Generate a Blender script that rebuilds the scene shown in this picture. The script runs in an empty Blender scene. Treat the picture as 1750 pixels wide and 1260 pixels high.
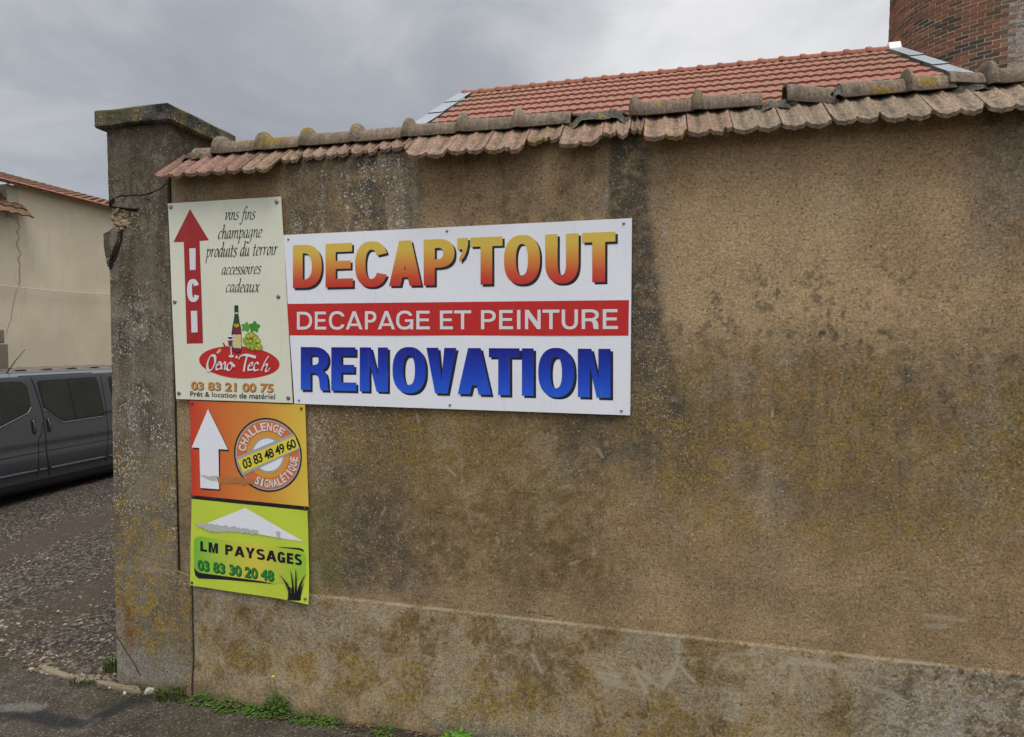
import bpy, bmesh, math, random
import numpy as np
from mathutils import Vector, Matrix
from mathutils.geometry import tessellate_polygon

random.seed(7)
rng = np.random.default_rng(11)
sc = bpy.context.scene
C = sc.collection

# ------------------------------------------------------------------ camera
FPX, PITCH, YAW, CAMH = 1018.0, .0396, .2395, 2.5          # focal length in photo pixels (1750 wide)
_cy, _sy, _cp, _sp = math.cos(YAW), math.sin(YAW), math.cos(PITCH), math.sin(PITCH)
FWD = np.array([-_sy*_cp, _cy*_cp, -_sp]); RGT = np.array([_cy, _sy, 0.]); DWN = np.cross(FWD, RGT)
CAM = np.array([3.2172, -3.5199, CAMH])
cd = bpy.data.cameras.new('camera'); cam = bpy.data.objects.new('camera', cd); C.objects.link(cam)
cd.sensor_width = 36; cd.lens = FPX/1750*36; cd.clip_end = 2000; cd.clip_start = .05
cam.matrix_world = Matrix(((RGT[0], -DWN[0], -FWD[0], CAM[0]), (RGT[1], -DWN[1], -FWD[1], CAM[1]),
                           (RGT[2], -DWN[2], -FWD[2], CAM[2]), (0, 0, 0, 1)))
sc.camera = cam

def on(px, py, axis, val):
    """the point of the plane axis = val that a measured photo point lies on"""
    d = RGT*(px-875)/FPX + DWN*(py-630)/FPX + FWD
    return CAM + d*((val-CAM[axis])/d[axis])
def W(px, py, y=0.):
    p = on(px, py, 1, y); return (float(p[0]), float(p[2]))

# ------------------------------------------------------------------ node helpers
def lin(r, g=None, b=None):
    c = (r, g, b) if g is not None else r
    return tuple(((v/255+.055)/1.055)**2.4 if v > 10 else v/255/12.92 for v in c)+(1,)

class NT:
    def __init__(s, tree): s.t = tree; tree.nodes.clear()
    def n(s, kind, **kw):
        o = s.t.nodes.new(kind)
        for k, v in kw.items():
            if k.startswith('_'): setattr(o, k[1:], v)
            else: s.put(o.inputs[int(k[1:]) if k[0] == 'i' and k[1:].isdigit() else k.replace('__', ' ')], v)
        return o
    def put(s, sock, v):
        if hasattr(v, 'is_output'): s.t.links.new(v, sock)
        elif hasattr(v, 'outputs'): s.t.links.new(v.outputs[0], sock)
        else: sock.default_value = v
    def m(s, op, a, b=0., c=0., clamp=False):
        o = s.t.nodes.new('ShaderNodeMath'); o.operation = op; o.use_clamp = clamp
        s.put(o.inputs[0], a); s.put(o.inputs[1], b); s.put(o.inputs[2], c); return o.outputs[0]
    def mix(s, f, a, b, mode='MIX'):
        o = s.t.nodes.new('ShaderNodeMix'); o.data_type = 'RGBA'; o.blend_type = mode
        s.put(o.inputs[0], f); s.put(o.inputs[6], a); s.put(o.inputs[7], b); return o.outputs[2]
    def step(s, v, a, b):
        o = s.t.nodes.new('ShaderNodeMapRange'); o.interpolation_type = 'SMOOTHSTEP'
        s.put(o.inputs[0], v); s.put(o.inputs[1], a); s.put(o.inputs[2], b); return o.outputs[0]
    def noise(s, vec, scale, detail=4., rough=.55, dist=0.):
        o = s.n('ShaderNodeTexNoise'); s.put(o.inputs['Vector'], vec); o.inputs['Scale'].default_value = scale
        o.inputs['Detail'].default_value = detail; o.inputs['Roughness'].default_value = rough
        o.inputs['Distortion'].default_value = dist; return o.outputs[0]
    def voro(s, vec, scale, feature='F1'):
        o = s.n('ShaderNodeTexVoronoi'); o.feature = feature; s.put(o.inputs['Vector'], vec)
        o.inputs['Scale'].default_value = scale; return o
    def coord(s, which='Object'): return s.n('ShaderNodeTexCoord').outputs[which]
    def scale(s, vec, v):
        o = s.t.nodes.new('ShaderNodeVectorMath'); o.operation = 'MULTIPLY'; s.put(o.inputs[0], vec); o.inputs[1].default_value = v; return o.outputs[0]
    def ramp(s, v, stops):
        o = s.n('ShaderNodeValToRGB'); s.put(o.inputs[0], v); e = o.color_ramp.elements
        e[0].position, e[0].color = stops[0]; e[1].position, e[1].color = stops[-1]
        for p, c in stops[1:-1]: x = e.new(p); x.color = c
        return o.outputs[0]
    def out(s, color, rough=.85, bump=None, bstr=.3, bdist=.01, metal=0., spec=.3, coat=0., trans=0.):
        b = s.n('ShaderNodeBsdfPrincipled'); s.put(b.inputs['Base Color'], color); s.put(b.inputs['Roughness'], rough)
        s.put(b.inputs['Metallic'], metal); b.inputs['Specular IOR Level'].default_value = spec
        b.inputs['Coat Weight'].default_value = coat; b.inputs['Transmission Weight'].default_value = trans
        if bump is not None:
            u = s.n('ShaderNodeBump'); u.inputs['Strength'].default_value = bstr; u.inputs['Distance'].default_value = bdist
            s.put(u.inputs['Height'], bump); s.t.links.new(u.outputs[0], b.inputs['Normal'])
        o = s.n('ShaderNodeOutputMaterial'); s.t.links.new(b.outputs[0], o.inputs[0])

def mat(name):
    m = bpy.data.materials.new(name); m.use_nodes = True; return m, NT(m.node_tree)

# ------------------------------------------------------------------ sky: overcast, a thin Nishita sky over which grey cloud lies
SUN_EL, SUN_AZ = math.radians(65), math.radians(145)       # azimuth clockwise from +y (behind the camera, high)
wd = bpy.data.worlds.new('World'); sc.world = wd; wd.use_nodes = True
nt = NT(wd.node_tree)
sky = nt.n('ShaderNodeTexSky'); sky.sky_type = 'NISHITA'; sky.sun_disc = False
sky.sun_elevation = SUN_EL; sky.sun_rotation = SUN_AZ
d = nt.coord('Generated')
dx = nt.n('ShaderNodeSeparateXYZ'); nt.put(dx.inputs[0], d)
flat = nt.n('ShaderNodeCombineXYZ')                        # cloud layer seen in perspective: direction / (height + c)
hz = nt.m('ADD', nt.m('MAXIMUM', dx.outputs[2], 0.), .28)
nt.put(flat.inputs[0], nt.m('DIVIDE', dx.outputs[0], hz)); nt.put(flat.inputs[1], nt.m('DIVIDE', dx.outputs[1], hz))
nA = nt.noise(flat, 1.1, 6., .5, .3); nB = nt.noise(flat, 3.2, 6., .55, .5)
bd = nt.n('ShaderNodeVectorMath', _operation='DOT_PRODUCT'); nt.put(bd.inputs[0], d)
bdir = Vector((.34, .86, .42)).normalized(); bd.inputs[1].default_value = bdir
glow = nt.step(nt.m('ADD', bd.outputs['Value'], nt.m('MULTIPLY', nt.m('SUBTRACT', nA, .5), .35)), .80, 1.0)
cl = nt.m('ADD', nt.m('MULTIPLY', nA, .60), nt.m('MULTIPLY', nB, .40))
cl = nt.m('ADD', nt.step(cl, .33, .68), nt.m('MULTIPLY', glow, 1.15))
ccol = nt.ramp(nt.m('MULTIPLY', cl, .5), [(0., (.315, .335, .375, 1)), (.25, (.39, .41, .445, 1)), (.55, (.55, .56, .585, 1)), (.9, (.76, .76, .775, 1))])
up = nt.step(dx.outputs[2], .45, .95)                      # thinner, brighter cloud overhead
back = nt.step(dx.outputs[1], .25, -.6)
gain = nt.m('ADD', 1., nt.m('ADD', nt.m('MULTIPLY', up, 2.9), nt.m('MULTIPLY', back, .5)))
ccol = nt.mix(1., ccol, nt.n('ShaderNodeCombineColor', i0=gain, i1=gain, i2=gain), 'MULTIPLY')
b1 = nt.n('ShaderNodeBackground', i0=sky, i1=.06); b2 = nt.n('ShaderNodeBackground', i0=ccol, i1=1.0)
mx = nt.n('ShaderNodeMixShader', i0=.93, i1=b1, i2=b2)
nt.n('ShaderNodeOutputWorld', i0=mx)

sl = bpy.data.lights.new('sun', 'SUN'); sl.energy = 1.3; sl.angle = math.radians(25); sl.color = (1., .95, .88)
so = bpy.data.objects.new('sun', sl); C.objects.link(so)
sdir = Vector((math.sin(SUN_AZ)*math.cos(SUN_EL), math.cos(SUN_AZ)*math.cos(SUN_EL), math.sin(SUN_EL)))
so.rotation_euler = sdir.to_track_quat('Z', 'Y').to_euler(); so.location = (0, -8, 20)
vs = sc.view_settings; vs.view_transform = 'Standard'; vs.look = 'None'; vs.exposure = .16; vs.gamma = 1.
sc.cycles.use_denoising = True; sc.cycles.max_bounces = 6

# ------------------------------------------------------------------ mesh helpers
def empty(name, label, cat, loc=(0, 0, 0), group=None):
    o = bpy.data.objects.new(name, None); C.objects.link(o); o.location = loc; o.empty_display_size = .2
    tag(o, label, cat, group); return o
def tag(o, label, cat, group=None):
    o['label'] = label; o['category'] = cat
    if group: o['group'] = group
    return o
def obj(name, me, m, parent=None, smooth=False):
    o = bpy.data.objects.new(name, me); C.objects.link(o)
    for x in (m if isinstance(m, (list, tuple)) else [m]): me.materials.append(x)
    if parent is not None:
        o.parent = parent
        q = parent; off = Vector((0, 0, 0))
        while q is not None: off += q.location; q = q.parent
        o.location = -off                                   # vertices are written in world coordinates
    me.polygons.foreach_set('use_smooth', [bool(smooth)]*len(me.polygons))
    return o
def pm(verts, faces):
    me = bpy.data.meshes.new('mesh'); me.from_pydata([tuple(map(float, v)) for v in verts], [], faces); me.update(); return me
def arr_mesh(v, f):
    """numpy verts (n,3), faces (m,k)"""
    me = bpy.data.meshes.new('mesh'); k = f.shape[1]
    me.vertices.add(len(v)); me.vertices.foreach_set('co', np.ascontiguousarray(v, np.float32).ravel())
    me.loops.add(f.size); me.loops.foreach_set('vertex_index', np.ascontiguousarray(f, np.int32).ravel())
    me.polygons.add(len(f)); me.polygons.foreach_set('loop_start', np.arange(0, f.size, k, dtype=np.int32))
    me.polygons.foreach_set('loop_total', np.full(len(f), k, np.int32)); me.update(calc_edges=True); me.validate(); return me
class MB:
    def __init__(s): s.v = []; s.f = []
    def add(s, vs_, fs): b = len(s.v); s.v += [tuple(map(float, q)) for q in vs_]; s.f += [tuple(i+b for i in q) for q in fs]; return s
    def box(s, x0, x1, y0, y1, z0, z1):
        return s.add([(x0, y0, z0), (x1, y0, z0), (x1, y1, z0), (x0, y1, z0), (x0, y0, z1), (x1, y0, z1), (x1, y1, z1), (x0, y1, z1)],
                     [(0, 3, 2, 1), (4, 5, 6, 7), (0, 1, 5, 4), (1, 2, 6, 5), (2, 3, 7, 6), (3, 0, 4, 7)])
    def prism(s, loop, d):
        """loop of 3-D points extruded by vector d"""
        n = len(loop); d = np.array(d, float); a = [np.array(p, float) for p in loop]
        return s.add(a+[p+d for p in a], [tuple(range(n-1, -1, -1)), tuple(range(n, 2*n))]+[(i, (i+1) % n, n+(i+1) % n, n+i) for i in range(n)])
    def tube(s, pts, r, k=8, r1=None, cap=True):
        pts = [Vector(p) for p in pts]; n = len(pts); vs_ = []; fs = []
        for i, p in enumerate(pts):
            t = (pts[min(i+1, n-1)]-pts[max(i-1, 0)]).normalized(); a = t.orthogonal().normalized(); b = t.cross(a)
            q = r if r1 is None else r+(r1-r)*i/(n-1)
            for j in range(k): an = 2*math.pi*j/k; vs_.append(p+(a*math.cos(an)+b*math.sin(an))*q)
        for i in range(n-1):
            for j in range(k): fs.append((i*k+j, i*k+(j+1) % k, (i+1)*k+(j+1) % k, (i+1)*k+j))
        if cap: fs += [tuple(range(k-1, -1, -1)), tuple((n-1)*k+j for j in range(k))]
        return s.add(vs_, fs)
    def mesh(s, bevel=0., recalc=True):
        me = pm(s.v, s.f); bm = bmesh.new(); bm.from_mesh(me)
        if recalc: bmesh.ops.recalc_face_normals(bm, faces=bm.faces)
        if bevel: bmesh.ops.bevel(bm, geom=bm.edges[:], offset=bevel, segments=2, affect='EDGES', profile=.6)
        bm.to_mesh(me); bm.free(); return me
def grid_faces(nu, nv):
    i = np.arange((nu-1)*(nv-1)); a = i//(nv-1); b = i % (nv-1); k = a*nv+b
    return np.stack([k, k+nv, k+nv+1, k+1], 1)

# numpy value noise
def _h(ix, iy, seed):
    n = (ix.astype(np.int64)*374761393+iy.astype(np.int64)*668265263+seed*974634777) & 0x7fffffff
    n = ((n ^ (n >> 13))*1274126177) & 0x7fffffff
    return ((n ^ (n >> 16)) & 0xffff)/65535.
def vnoise(x, y, seed=0):
    ix = np.floor(x); iy = np.floor(y); fx = x-ix; fy = y-iy; fx = fx*fx*(3-2*fx); fy = fy*fy*(3-2*fy)
    a, b, c, d_ = _h(ix, iy, seed), _h(ix+1, iy, seed), _h(ix, iy+1, seed), _h(ix+1, iy+1, seed)
    return (a*(1-fx)+b*fx)*(1-fy)+(c*(1-fx)+d_*fx)*fy
def fbm(x, y, seed=0, o=5):
    t = 0; a = .5; s = 0
    for i in range(o): t = t+a*vnoise(x*2**i+i*17.3, y*2**i+i*9.1, seed+i); s += a; a *= .55
    return t/s
def S(a, b, v):
    t = np.clip((v-a)/(b-a), 0, 1); return t*t*(3-2*t)
def seg(x, z, pts):
    """distance to a polyline"""
    d_ = np.full(x.shape, 9.)
    for (ax, az), (bx, bz) in zip(pts[:-1], pts[1:]):
        ux, uz = bx-ax, bz-az; t = np.clip(((x-ax)*ux+(z-az)*uz)/(ux*ux+uz*uz+1e-9), 0, 1)
        d_ = np.minimum(d_, np.hypot(x-ax-t*ux, z-az-t*uz))
    return d_
def put_masks(me, A, B, D=None):
    for nm, M in (('mask_a', A), ('mask_b', B))+((('mask_c', D),) if D else ()):
        at = me.attributes.new(nm, 'FLOAT_COLOR', 'POINT'); at.data.foreach_set('color', np.clip(np.stack(M, 1), 0, 1).astype(np.float32).ravel())

# ------------------------------------------------------------------ materials
def plain(name, col, rough=.6, metal=0., spec=.3, coat=0., var=.12, scale=30., bump=0.):
    m, t = mat(name); c = t.coord(); n = t.noise(c, scale, 5.)
    dk = tuple(v*(1-var) for v in col[:3])+(1,); lt = tuple(min(1, v*(1+var)) for v in col[:3])+(1,)
    t.out(t.mix(n, dk, lt), t.m('ADD', rough-.06, t.m('MULTIPLY', n, .12)), n if bump else None, bump, .004, metal, spec, coat); return m

def plaster(name, c0, c1, c2, grimec):
    m, t = mat(name); P = t.coord()
    A = t.n('ShaderNodeAttribute', _attribute_name='mask_a'); B = t.n('ShaderNodeAttribute', _attribute_name='mask_b')
    sa = t.n('ShaderNodeSeparateColor', i0=A.outputs['Color']); sb = t.n('ShaderNodeSeparateColor', i0=B.outputs['Color'])
    grime, lichen, ochre, pale = sa.outputs[0], sa.outputs[1], sa.outputs[2], A.outputs['Alpha']
    crack, green, rust, white = sb.outputs[0], sb.outputs[1], sb.outputs[2], B.outputs['Alpha']
    n1 = t.noise(P, 2.2, 7., .6); n2 = t.noise(P, 13., 7., .65, .4); n3 = t.noise(P, 70., 4., .7); n4 = t.noise(P, 230., 3., .7)
    col = t.mix(t.step(n1, .36, .64), c0, c1)
    col = t.mix(t.m('MULTIPLY', t.step(n2, .48, .70), .55), col, c2)
    # brush/trowel marks
    tr = t.noise(t.scale(P, (9., 9., 46.)), 1.6, 4., .6, .6)
    col = t.mix(t.m('MULTIPLY', t.step(tr, .50, .72), .28), col, tuple(v*.62 for v in c0[:3])+(1,))
    sc_ = t.n('ShaderNodeSeparateColor', i0=t.n('ShaderNodeAttribute', _attribute_name='mask_c').outputs['Color'])
    col = t.mix(t.m('MULTIPLY', sc_.outputs[0], t.m('ADD', .45, t.m('MULTIPLY', n2, .8)), clamp=True), col, (.500, .346, .190, 1))
    col = t.mix(t.m('MULTIPLY', sc_.outputs[1], t.m('ADD', .30, t.m('MULTIPLY', t.step(n2, .35, .65), .8)), clamp=True), col, (.152, .108, .048, 1))
    gf = t.m('MULTIPLY', grime, t.m('ADD', .35, t.m('MULTIPLY', t.step(n2, .30, .62), .85)), clamp=True)
    col = t.mix(gf, col, grimec)
    col = t.mix(t.m('MULTIPLY', green, t.m('ADD', .4, t.m('MULTIPLY', n2, .7)), clamp=True), col, (.135, .125, .045, 1))
    col = t.mix(t.m('MULTIPLY', ochre, t.step(t.m('ADD', t.m('MULTIPLY', n2, .7), t.m('MULTIPLY', n3, .4)), .44, .66), clamp=True), col, (.315, .21, .060, 1))
    col = t.mix(t.m('MULTIPLY', pale, t.m('ADD', .55, t.m('MULTIPLY', n3, .6)), clamp=True), col, (.395, .352, .258, 1))
    col = t.mix(t.m('MULTIPLY', rust, t.step(n2, .35, .6), clamp=True), col, (.21, .085, .022, 1))
    col = t.mix(t.m('MULTIPLY', white, t.m('ADD', .3, t.m('MULTIPLY', n3, .9)), clamp=True), col, (.34, .315, .265, 1))
    # sand grain: light and dark aggregate
    vg = t.voro(P, 95.); vh = t.voro(P, 190.); gh = t.n('ShaderNodeSeparateColor', i0=vh.outputs['Color']).outputs[1]; g = t.n('ShaderNodeSeparateColor', i0=vg.outputs['Color']).outputs[0]
    fl_ = t.noise(t.scale(P, (16., 16., 130.)), 1., 3., .6)
    k = t.m('ADD', t.m('ADD', .24, t.m('MULTIPLY', t.step(fl_, .28, .72), t.m('MULTIPLY', t.step(n1, .35, .62), .26))), t.m('ADD', t.m('MULTIPLY', g, .30), t.m('ADD', t.m('MULTIPLY', gh, .34), t.m('MULTIPLY', t.step(n3, .25, .75), .66))))
    col = t.mix(1., col, t.n('ShaderNodeCombineColor', i0=k, i1=k, i2=k), 'MULTIPLY')
    sp = t.m('MULTIPLY', t.m('GREATER_THAN', g, .965), t.m('LESS_THAN', vg.outputs['Distance'], t.m('MULTIPLY', gh, .50)))
    col = t.mix(t.m('MULTIPLY', sp, .85), col, (.52, .47, .38, 1))
    pit = t.m('MULTIPLY', t.m('LESS_THAN', g, .022), t.m('LESS_THAN', vg.outputs['Distance'], .40))
    col = t.mix(t.m('MULTIPLY', pit, .7), col, (.055, .042, .028, 1))
    # white lichen rosettes in three sizes
    Pd = t.n('ShaderNodeVectorMath', _operation='ADD'); t.put(Pd.inputs[0], P)
    nv = t.n('ShaderNodeTexNoise'); t.put(nv.inputs['Vector'], P); nv.inputs['Scale'].default_value = 60.
    t.put(Pd.inputs[1], t.scale(nv.outputs['Color'], (.012, .012, .012)))
    for scl, th, amt in ((26., .25, .22), (52., .36, .46), (84., .46, .85)):
        v = t.voro(Pd, scl); r = t.n('ShaderNodeSeparateColor', i0=v.outputs['Color'])
        rad = t.m('MULTIPLY', t.m('MULTIPLY', r.outputs[1], th), t.m('ADD', .35, lichen))
        spot = t.m('MULTIPLY', t.m('LESS_THAN', v.outputs['Distance'], rad), t.m('GREATER_THAN', t.m('MULTIPLY', lichen, amt), r.outputs[0]))
        tint = t.mix(t.m('GREATER_THAN', r.outputs[2], .93), (.52, .50, .45, 1), (.36, .25, .05, 1))
        col = t.mix(t.m('MULTIPLY', spot, t.m('ADD', .35, t.m('MULTIPLY', n3, .8)), clamp=True), col, tint)
    col = t.mix(t.m('MULTIPLY', sc_.outputs[2], t.m('ADD', .6, t.m('MULTIPLY', n3, .7)), clamp=True), col, (.44, .38, .28, 1))
    col = t.mix(crack, col, (.010, .009, .008, 1))
    h = t.m('ADD', t.m('MULTIPLY', n4, .5), t.m('ADD', t.m('MULTIPLY', n3, .7), t.m('MULTIPLY', g, .25)))
    h = t.m('SUBTRACT', h, t.m('MULTIPLY', crack, 3.))
    t.out(col, .92, h, .55, .006, spec=.15); return m

M_wall = plaster('wall render', (.285, .197, .106, 1), (.350, .243, .130, 1), (.262, .170, .078, 1), (.105, .085, .060, 1))
M_pil = plaster('pillar render', (.185, .158, .122, 1), (.235, .204, .158, 1), (.190, .148, .088, 1), (.078, .064, .048, 1))
M_cap = plaster('mossy concrete', (.088, .080, .066, 1), (.125, .113, .092, 1), (.095, .088, .058, 1), (.026, .024, .021, 1))

def tile_mat(name, c0, c1, c2, lich, rnd=True, moss=False):
    m, t = mat(name); P = t.coord()
    info = t.n('ShaderNodeObjectInfo')
    n1 = t.noise(P, 9., 6., .65); n2 = t.noise(P, 40., 6., .65, .5); n3 = t.noise(P, 170., 3., .7)
    col = t.mix(t.step(t.m('ADD', n1, t.m('MULTIPLY', t.m('SUBTRACT', info.outputs['Random'], .5), .35 if rnd else 0.)), .36, .64), c0, c1)
    col = t.mix(t.m('MULTIPLY', t.step(n2, .45, .66), .75), col, c2)
    col = t.mix(t.step(t.noise(P, 6.5, 6., .65, .4), .575 if lich else .95, .64 if lich else .99), col, (.25, .165, .030, 1))
    v = t.voro(P, 75.); r = t.n('ShaderNodeSeparateColor', i0=v.outputs['Color'])
    sp = t.m('MULTIPLY', t.m('LESS_THAN', v.outputs['Distance'], .33), t.m('GREATER_THAN', r.outputs[0], .86))
    col = t.mix(t.m('MULTIPLY', sp, .55), col, (.38, .36, .30, 1))
    st = t.noise(t.scale(P, (70., 9., 9.)), 1., 4., .6); n5 = t.noise(P, 85., 4., .7)
    k = t.m('ADD', .18, t.m('ADD', t.m('MULTIPLY', n3, .5), t.m('ADD', t.m('MULTIPLY', t.step(st, .3, .7), .38), t.m('MULTIPLY', t.step(n5, .3, .7), .62)))); col = t.mix(1., col, t.n('ShaderNodeCombineColor', i0=k, i1=k, i2=k), 'MULTIPLY')
    dirt = t.n('ShaderNodeAttribute', _attribute_name='dirt').outputs['Fac']
    col = t.mix(t.m('MULTIPLY', dirt, t.m('ADD', .35, t.m('MULTIPLY', t.step(n2, .35, .62), .55))), col, (.080, .064, .045, 1))
    if moss: col = t.mix(t.m('MULTIPLY', t.step(t.noise(P, .55, 5., .6), .50, .68), t.step(t.noise(P, 5., 5., .7), .40, .62)), col, (.19, .155, .085, 1))
    t.out(col, .88, t.m('ADD', n2, n3), .5, .006, spec=.2); return m
M_tile = tile_mat('weathered clay tile', (.32, .195, .130, 1), (.41, .255, .175, 1), (.215, .170, .105, 1), True)
M_tile_red = tile_mat('cleaner red tile', (.29, .150, .105, 1), (.38, .20, .145, 1), (.19, .145, .10, 1), False)
M_tile_grey = tile_mat('grey lichened tile', (.30, .215, .145, 1), (.39, .275, .185, 1), (.23, .190, .120, 1), False)
M_ridge = tile_mat('old ridge tile', (.205, .150, .105, 1), (.275, .195, .135, 1), (.135, .115, .085, 1), True)
M_mortar = tile_mat('mossy mortar', (.075, .068, .050, 1), (.14, .13, .10, 1), (.040, .038, .024, 1), True, False)
M_roof = tile_mat('orange roof tile', (.34, .145, .098, 1), (.41, .185, .128, 1), (.27, .145, .10, 1), False, moss=True)
M_roof_ridge = tile_mat('orange ridge tile', (.34, .125, .075, 1), (.40, .155, .095, 1), (.27, .12, .08, 1), False)
M_zinc = plain('zinc flashing', (.31, .33, .34, 1), .6, .15, var=.30, scale=5.)
M_white = plain('white end cap', (.80, .82, .86, 1), .4)
M_dark = plain('dark void', (.012, .011, .010, 1), .9)
M_steel = plain('screw steel', (.30, .29, .28, 1), .35, .8)
M_rusty = plain('rusted screw', (.11, .07, .045, 1), .7, .3, var=.4, scale=200.)

# ------------------------------------------------------------------ ground
def rise(x, y): return .15*S(.3, 5., y)
m_as, t = mat('worn asphalt'); P = t.coord()
A = t.n('ShaderNodeAttribute', _attribute_name='mask_a'); sa = t.n('ShaderNodeSeparateColor', i0=A.outputs['Color'])
n1 = t.noise(P, 3., 6., .6); n2 = t.noise(P, 18., 6., .65); n3 = t.noise(P, 150., 3., .7); v = t.voro(P, 95.); g = t.n('ShaderNodeSeparateColor', i0=v.outputs['Color']).outputs[0]
v5 = t.voro(P, 48.); g5 = t.n('ShaderNodeSeparateColor', i0=v5.outputs['Color']).outputs[0]
col = t.mix(t.step(n1, .35, .65), (.060, .049, .036, 1), (.100, .082, .060, 1))
col = t.mix(t.m('MULTIPLY', t.m('GREATER_THAN', g5, .86), t.m('LESS_THAN', v5.outputs['Distance'], .36)), col, (.20, .175, .135, 1))
col = t.mix(t.m('MULTIPLY', t.step(n2, .5, .72), .55), col, (.14, .115, .085, 1))
col = t.mix(t.m('MULTIPLY', t.m('GREATER_THAN', g, .88), t.m('LESS_THAN', v.outputs['Distance'], .40)), col, (.17, .15, .115, 1))
col = t.mix(t.m('MULTIPLY', sa.outputs[1], t.step(n2, .40, .60), clamp=True), col, (.060, .068, .020, 1))
col = t.mix(t.m('MULTIPLY', sa.outputs[0], .92), col, (.032, .031, .029, 1))
col = t.mix(t.m('MULTIPLY', sa.outputs[2], t.m('ADD', .4, t.m('MULTIPLY', n2, .7))), col, (.19, .17, .145, 1))
k = t.m('ADD', .28, t.m('ADD', t.m('MULTIPLY', t.step(n3, .25, .75), .75), t.m('MULTIPLY', g, .75))); col = t.mix(1., col, t.n('ShaderNodeCombineColor', i0=k, i1=k, i2=k), 'MULTIPLY')
t.out(col, .88, t.m('ADD', n3, t.m('MULTIPLY', g, 1.2)), .9, .012, spec=.2); M_asph = m_as

m_yd, t = mat('gravel yard'); P = t.coord()
A = t.n('ShaderNodeAttribute', _attribute_name='mask_a'); sa = t.n('ShaderNodeSeparateColor', i0=A.outputs['Color'])
v = t.voro(P, 42.); g = t.n('ShaderNodeSeparateColor', i0=v.outputs['Color']); n2 = t.noise(P, 6., 6., .65); n3 = t.noise(P, 120., 3., .7)
stone = t.ramp(g.outputs[0], [(0., (.020, .017, .013, 1)), (.45, (.042, .035, .027, 1)), (.75, (.090, .074, .056, 1)), (1., (.20, .17, .13, 1))])
col = t.mix(sa.outputs[0], stone, t.mix(n2, (.052, .040, .029, 1), (.080, .060, .043, 1)))
k = t.m('ADD', .55, t.m('MULTIPLY', n3, .85)); col = t.mix(1., col, t.n('ShaderNodeCombineColor', i0=k, i1=k, i2=k), 'MULTIPLY')
h = t.m('ADD', t.m('MULTIPLY', t.m('SUBTRACT', 1., v.outputs['Distance']), t.m('SUBTRACT', 1.1, sa.outputs[0])), t.m('MULTIPLY', n3, .3))
t.out(col, .9, h, .8, .02, spec=.2); M_yard = m_yd

def sheet(name, x0, x1, y0, y1, res, zf, m, mask, keep=None):
    nx, ny = int((x1-x0)/res)+2, int((y1-y0)/res)+2
    X, Y = np.meshgrid(np.linspace(x0, x1, nx), np.linspace(y0, y1, ny), indexing='ij'); X = X.ravel(); Y = Y.ravel()
    f = grid_faces(nx, ny)
    if keep is not None: f = f[keep(X, Y)[f].all(1)]
    me = arr_mesh(np.stack([X, Y, zf(X, Y)], 1), f)
    if mask: z = np.zeros_like(X); a = mask(X, Y); put_masks(me, (a[0], a[1], a[2], z), (z, z, z, z))
    o = obj(name, me, m, None, True); o['kind'] = 'structure'; return o

gx = np.array([-300, -60, -14, -6, 0, 12, 60, 300.]); gy = np.array([-300, -60, -12, -2, .3, 1., 2, 3, 4, 5, 12, 60, 300.])
X, Y = np.meshgrid(gx, gy, indexing='ij'); X = X.ravel(); Y = Y.ravel()
me = arr_mesh(np.stack([X, Y, rise(X, Y)-.012], 1), grid_faces(len(gx), len(gy)))
o = obj('ground', me, M_asph, None, True); o['kind'] = 'structure'

EDGE = [(-14, .4), (-3, .22), (-1.91, .07), (-1.35, -.05), (-1.04, -.07), (-.56, -.10), (-.30, -.11), (14, -.11)]
def edge_y(x): return np.interp(x, [e[0] for e in EDGE], [e[1] for e in EDGE])+.05*(fbm(x*6, x*0+3, 5)-.5)
TAR = [(-1.3, -.50), (-.95, -.47), (-.79, -.47), (-.62, -.49), (-.43, -.44), (-.37, -.30), (-.35, -.18), (-.28, -.14)]
def pave_mask(x, y):
    tar = S(.085, .035, seg(x, y, TAR)+.03*(fbm(x*9, y*9, 8)-.5))
    moss = S(.42, .62, fbm(x*2.5, y*4, 3))*S(-1.0, -.25, y)*S(-1.0, -.2, x)
    moss = np.maximum(moss, S(-.10, .02, y)*.8)
    pale = np.maximum(S(.06, .03, seg(x, y, [(-1.15, -.45), (-1.02, -.42), (-.9, -.40)])+.05*(fbm(x*12, y*12, 4)-.5)),
                      S(.62, .75, fbm(x*5, y*5, 14))*.6)
    return tar, moss*.9, pale
sheet('pavement', -6, 6.6, -1.8, .3, .02, lambda x, y: .0045+.012*(fbm(x*1.3, y*2, 2)-.5)*S(-.05, -.4, y)-.0025, M_asph, pave_mask,
      keep=lambda x, y: y < edge_y(x)+.09)
def yard_mask(x, y):
    w = .10*(fbm(x*2, y*2, 6)-.5)
    tr = np.maximum(S(.50, .08, np.abs(x+2.25+w)), S(.60, .08, np.abs(x+4.25+w*2)))*S(.15, .6, y)
    return np.clip(tr*.78+.14, 0, 1), x*0, x*0
sheet('yard', -14, -.3, -.25, 14, .05, lambda x, y: rise(x, y)+.006+.012*fbm(x*3, y*3, 12)*S(-.1, .3, y)-.010*yard_mask(x, y)[0]*S(.1, .5, y), M_yard, yard_mask,
      keep=lambda x, y: (y > edge_y(x)-.01) & ((x < -.66) | (y > .45)))

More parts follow.
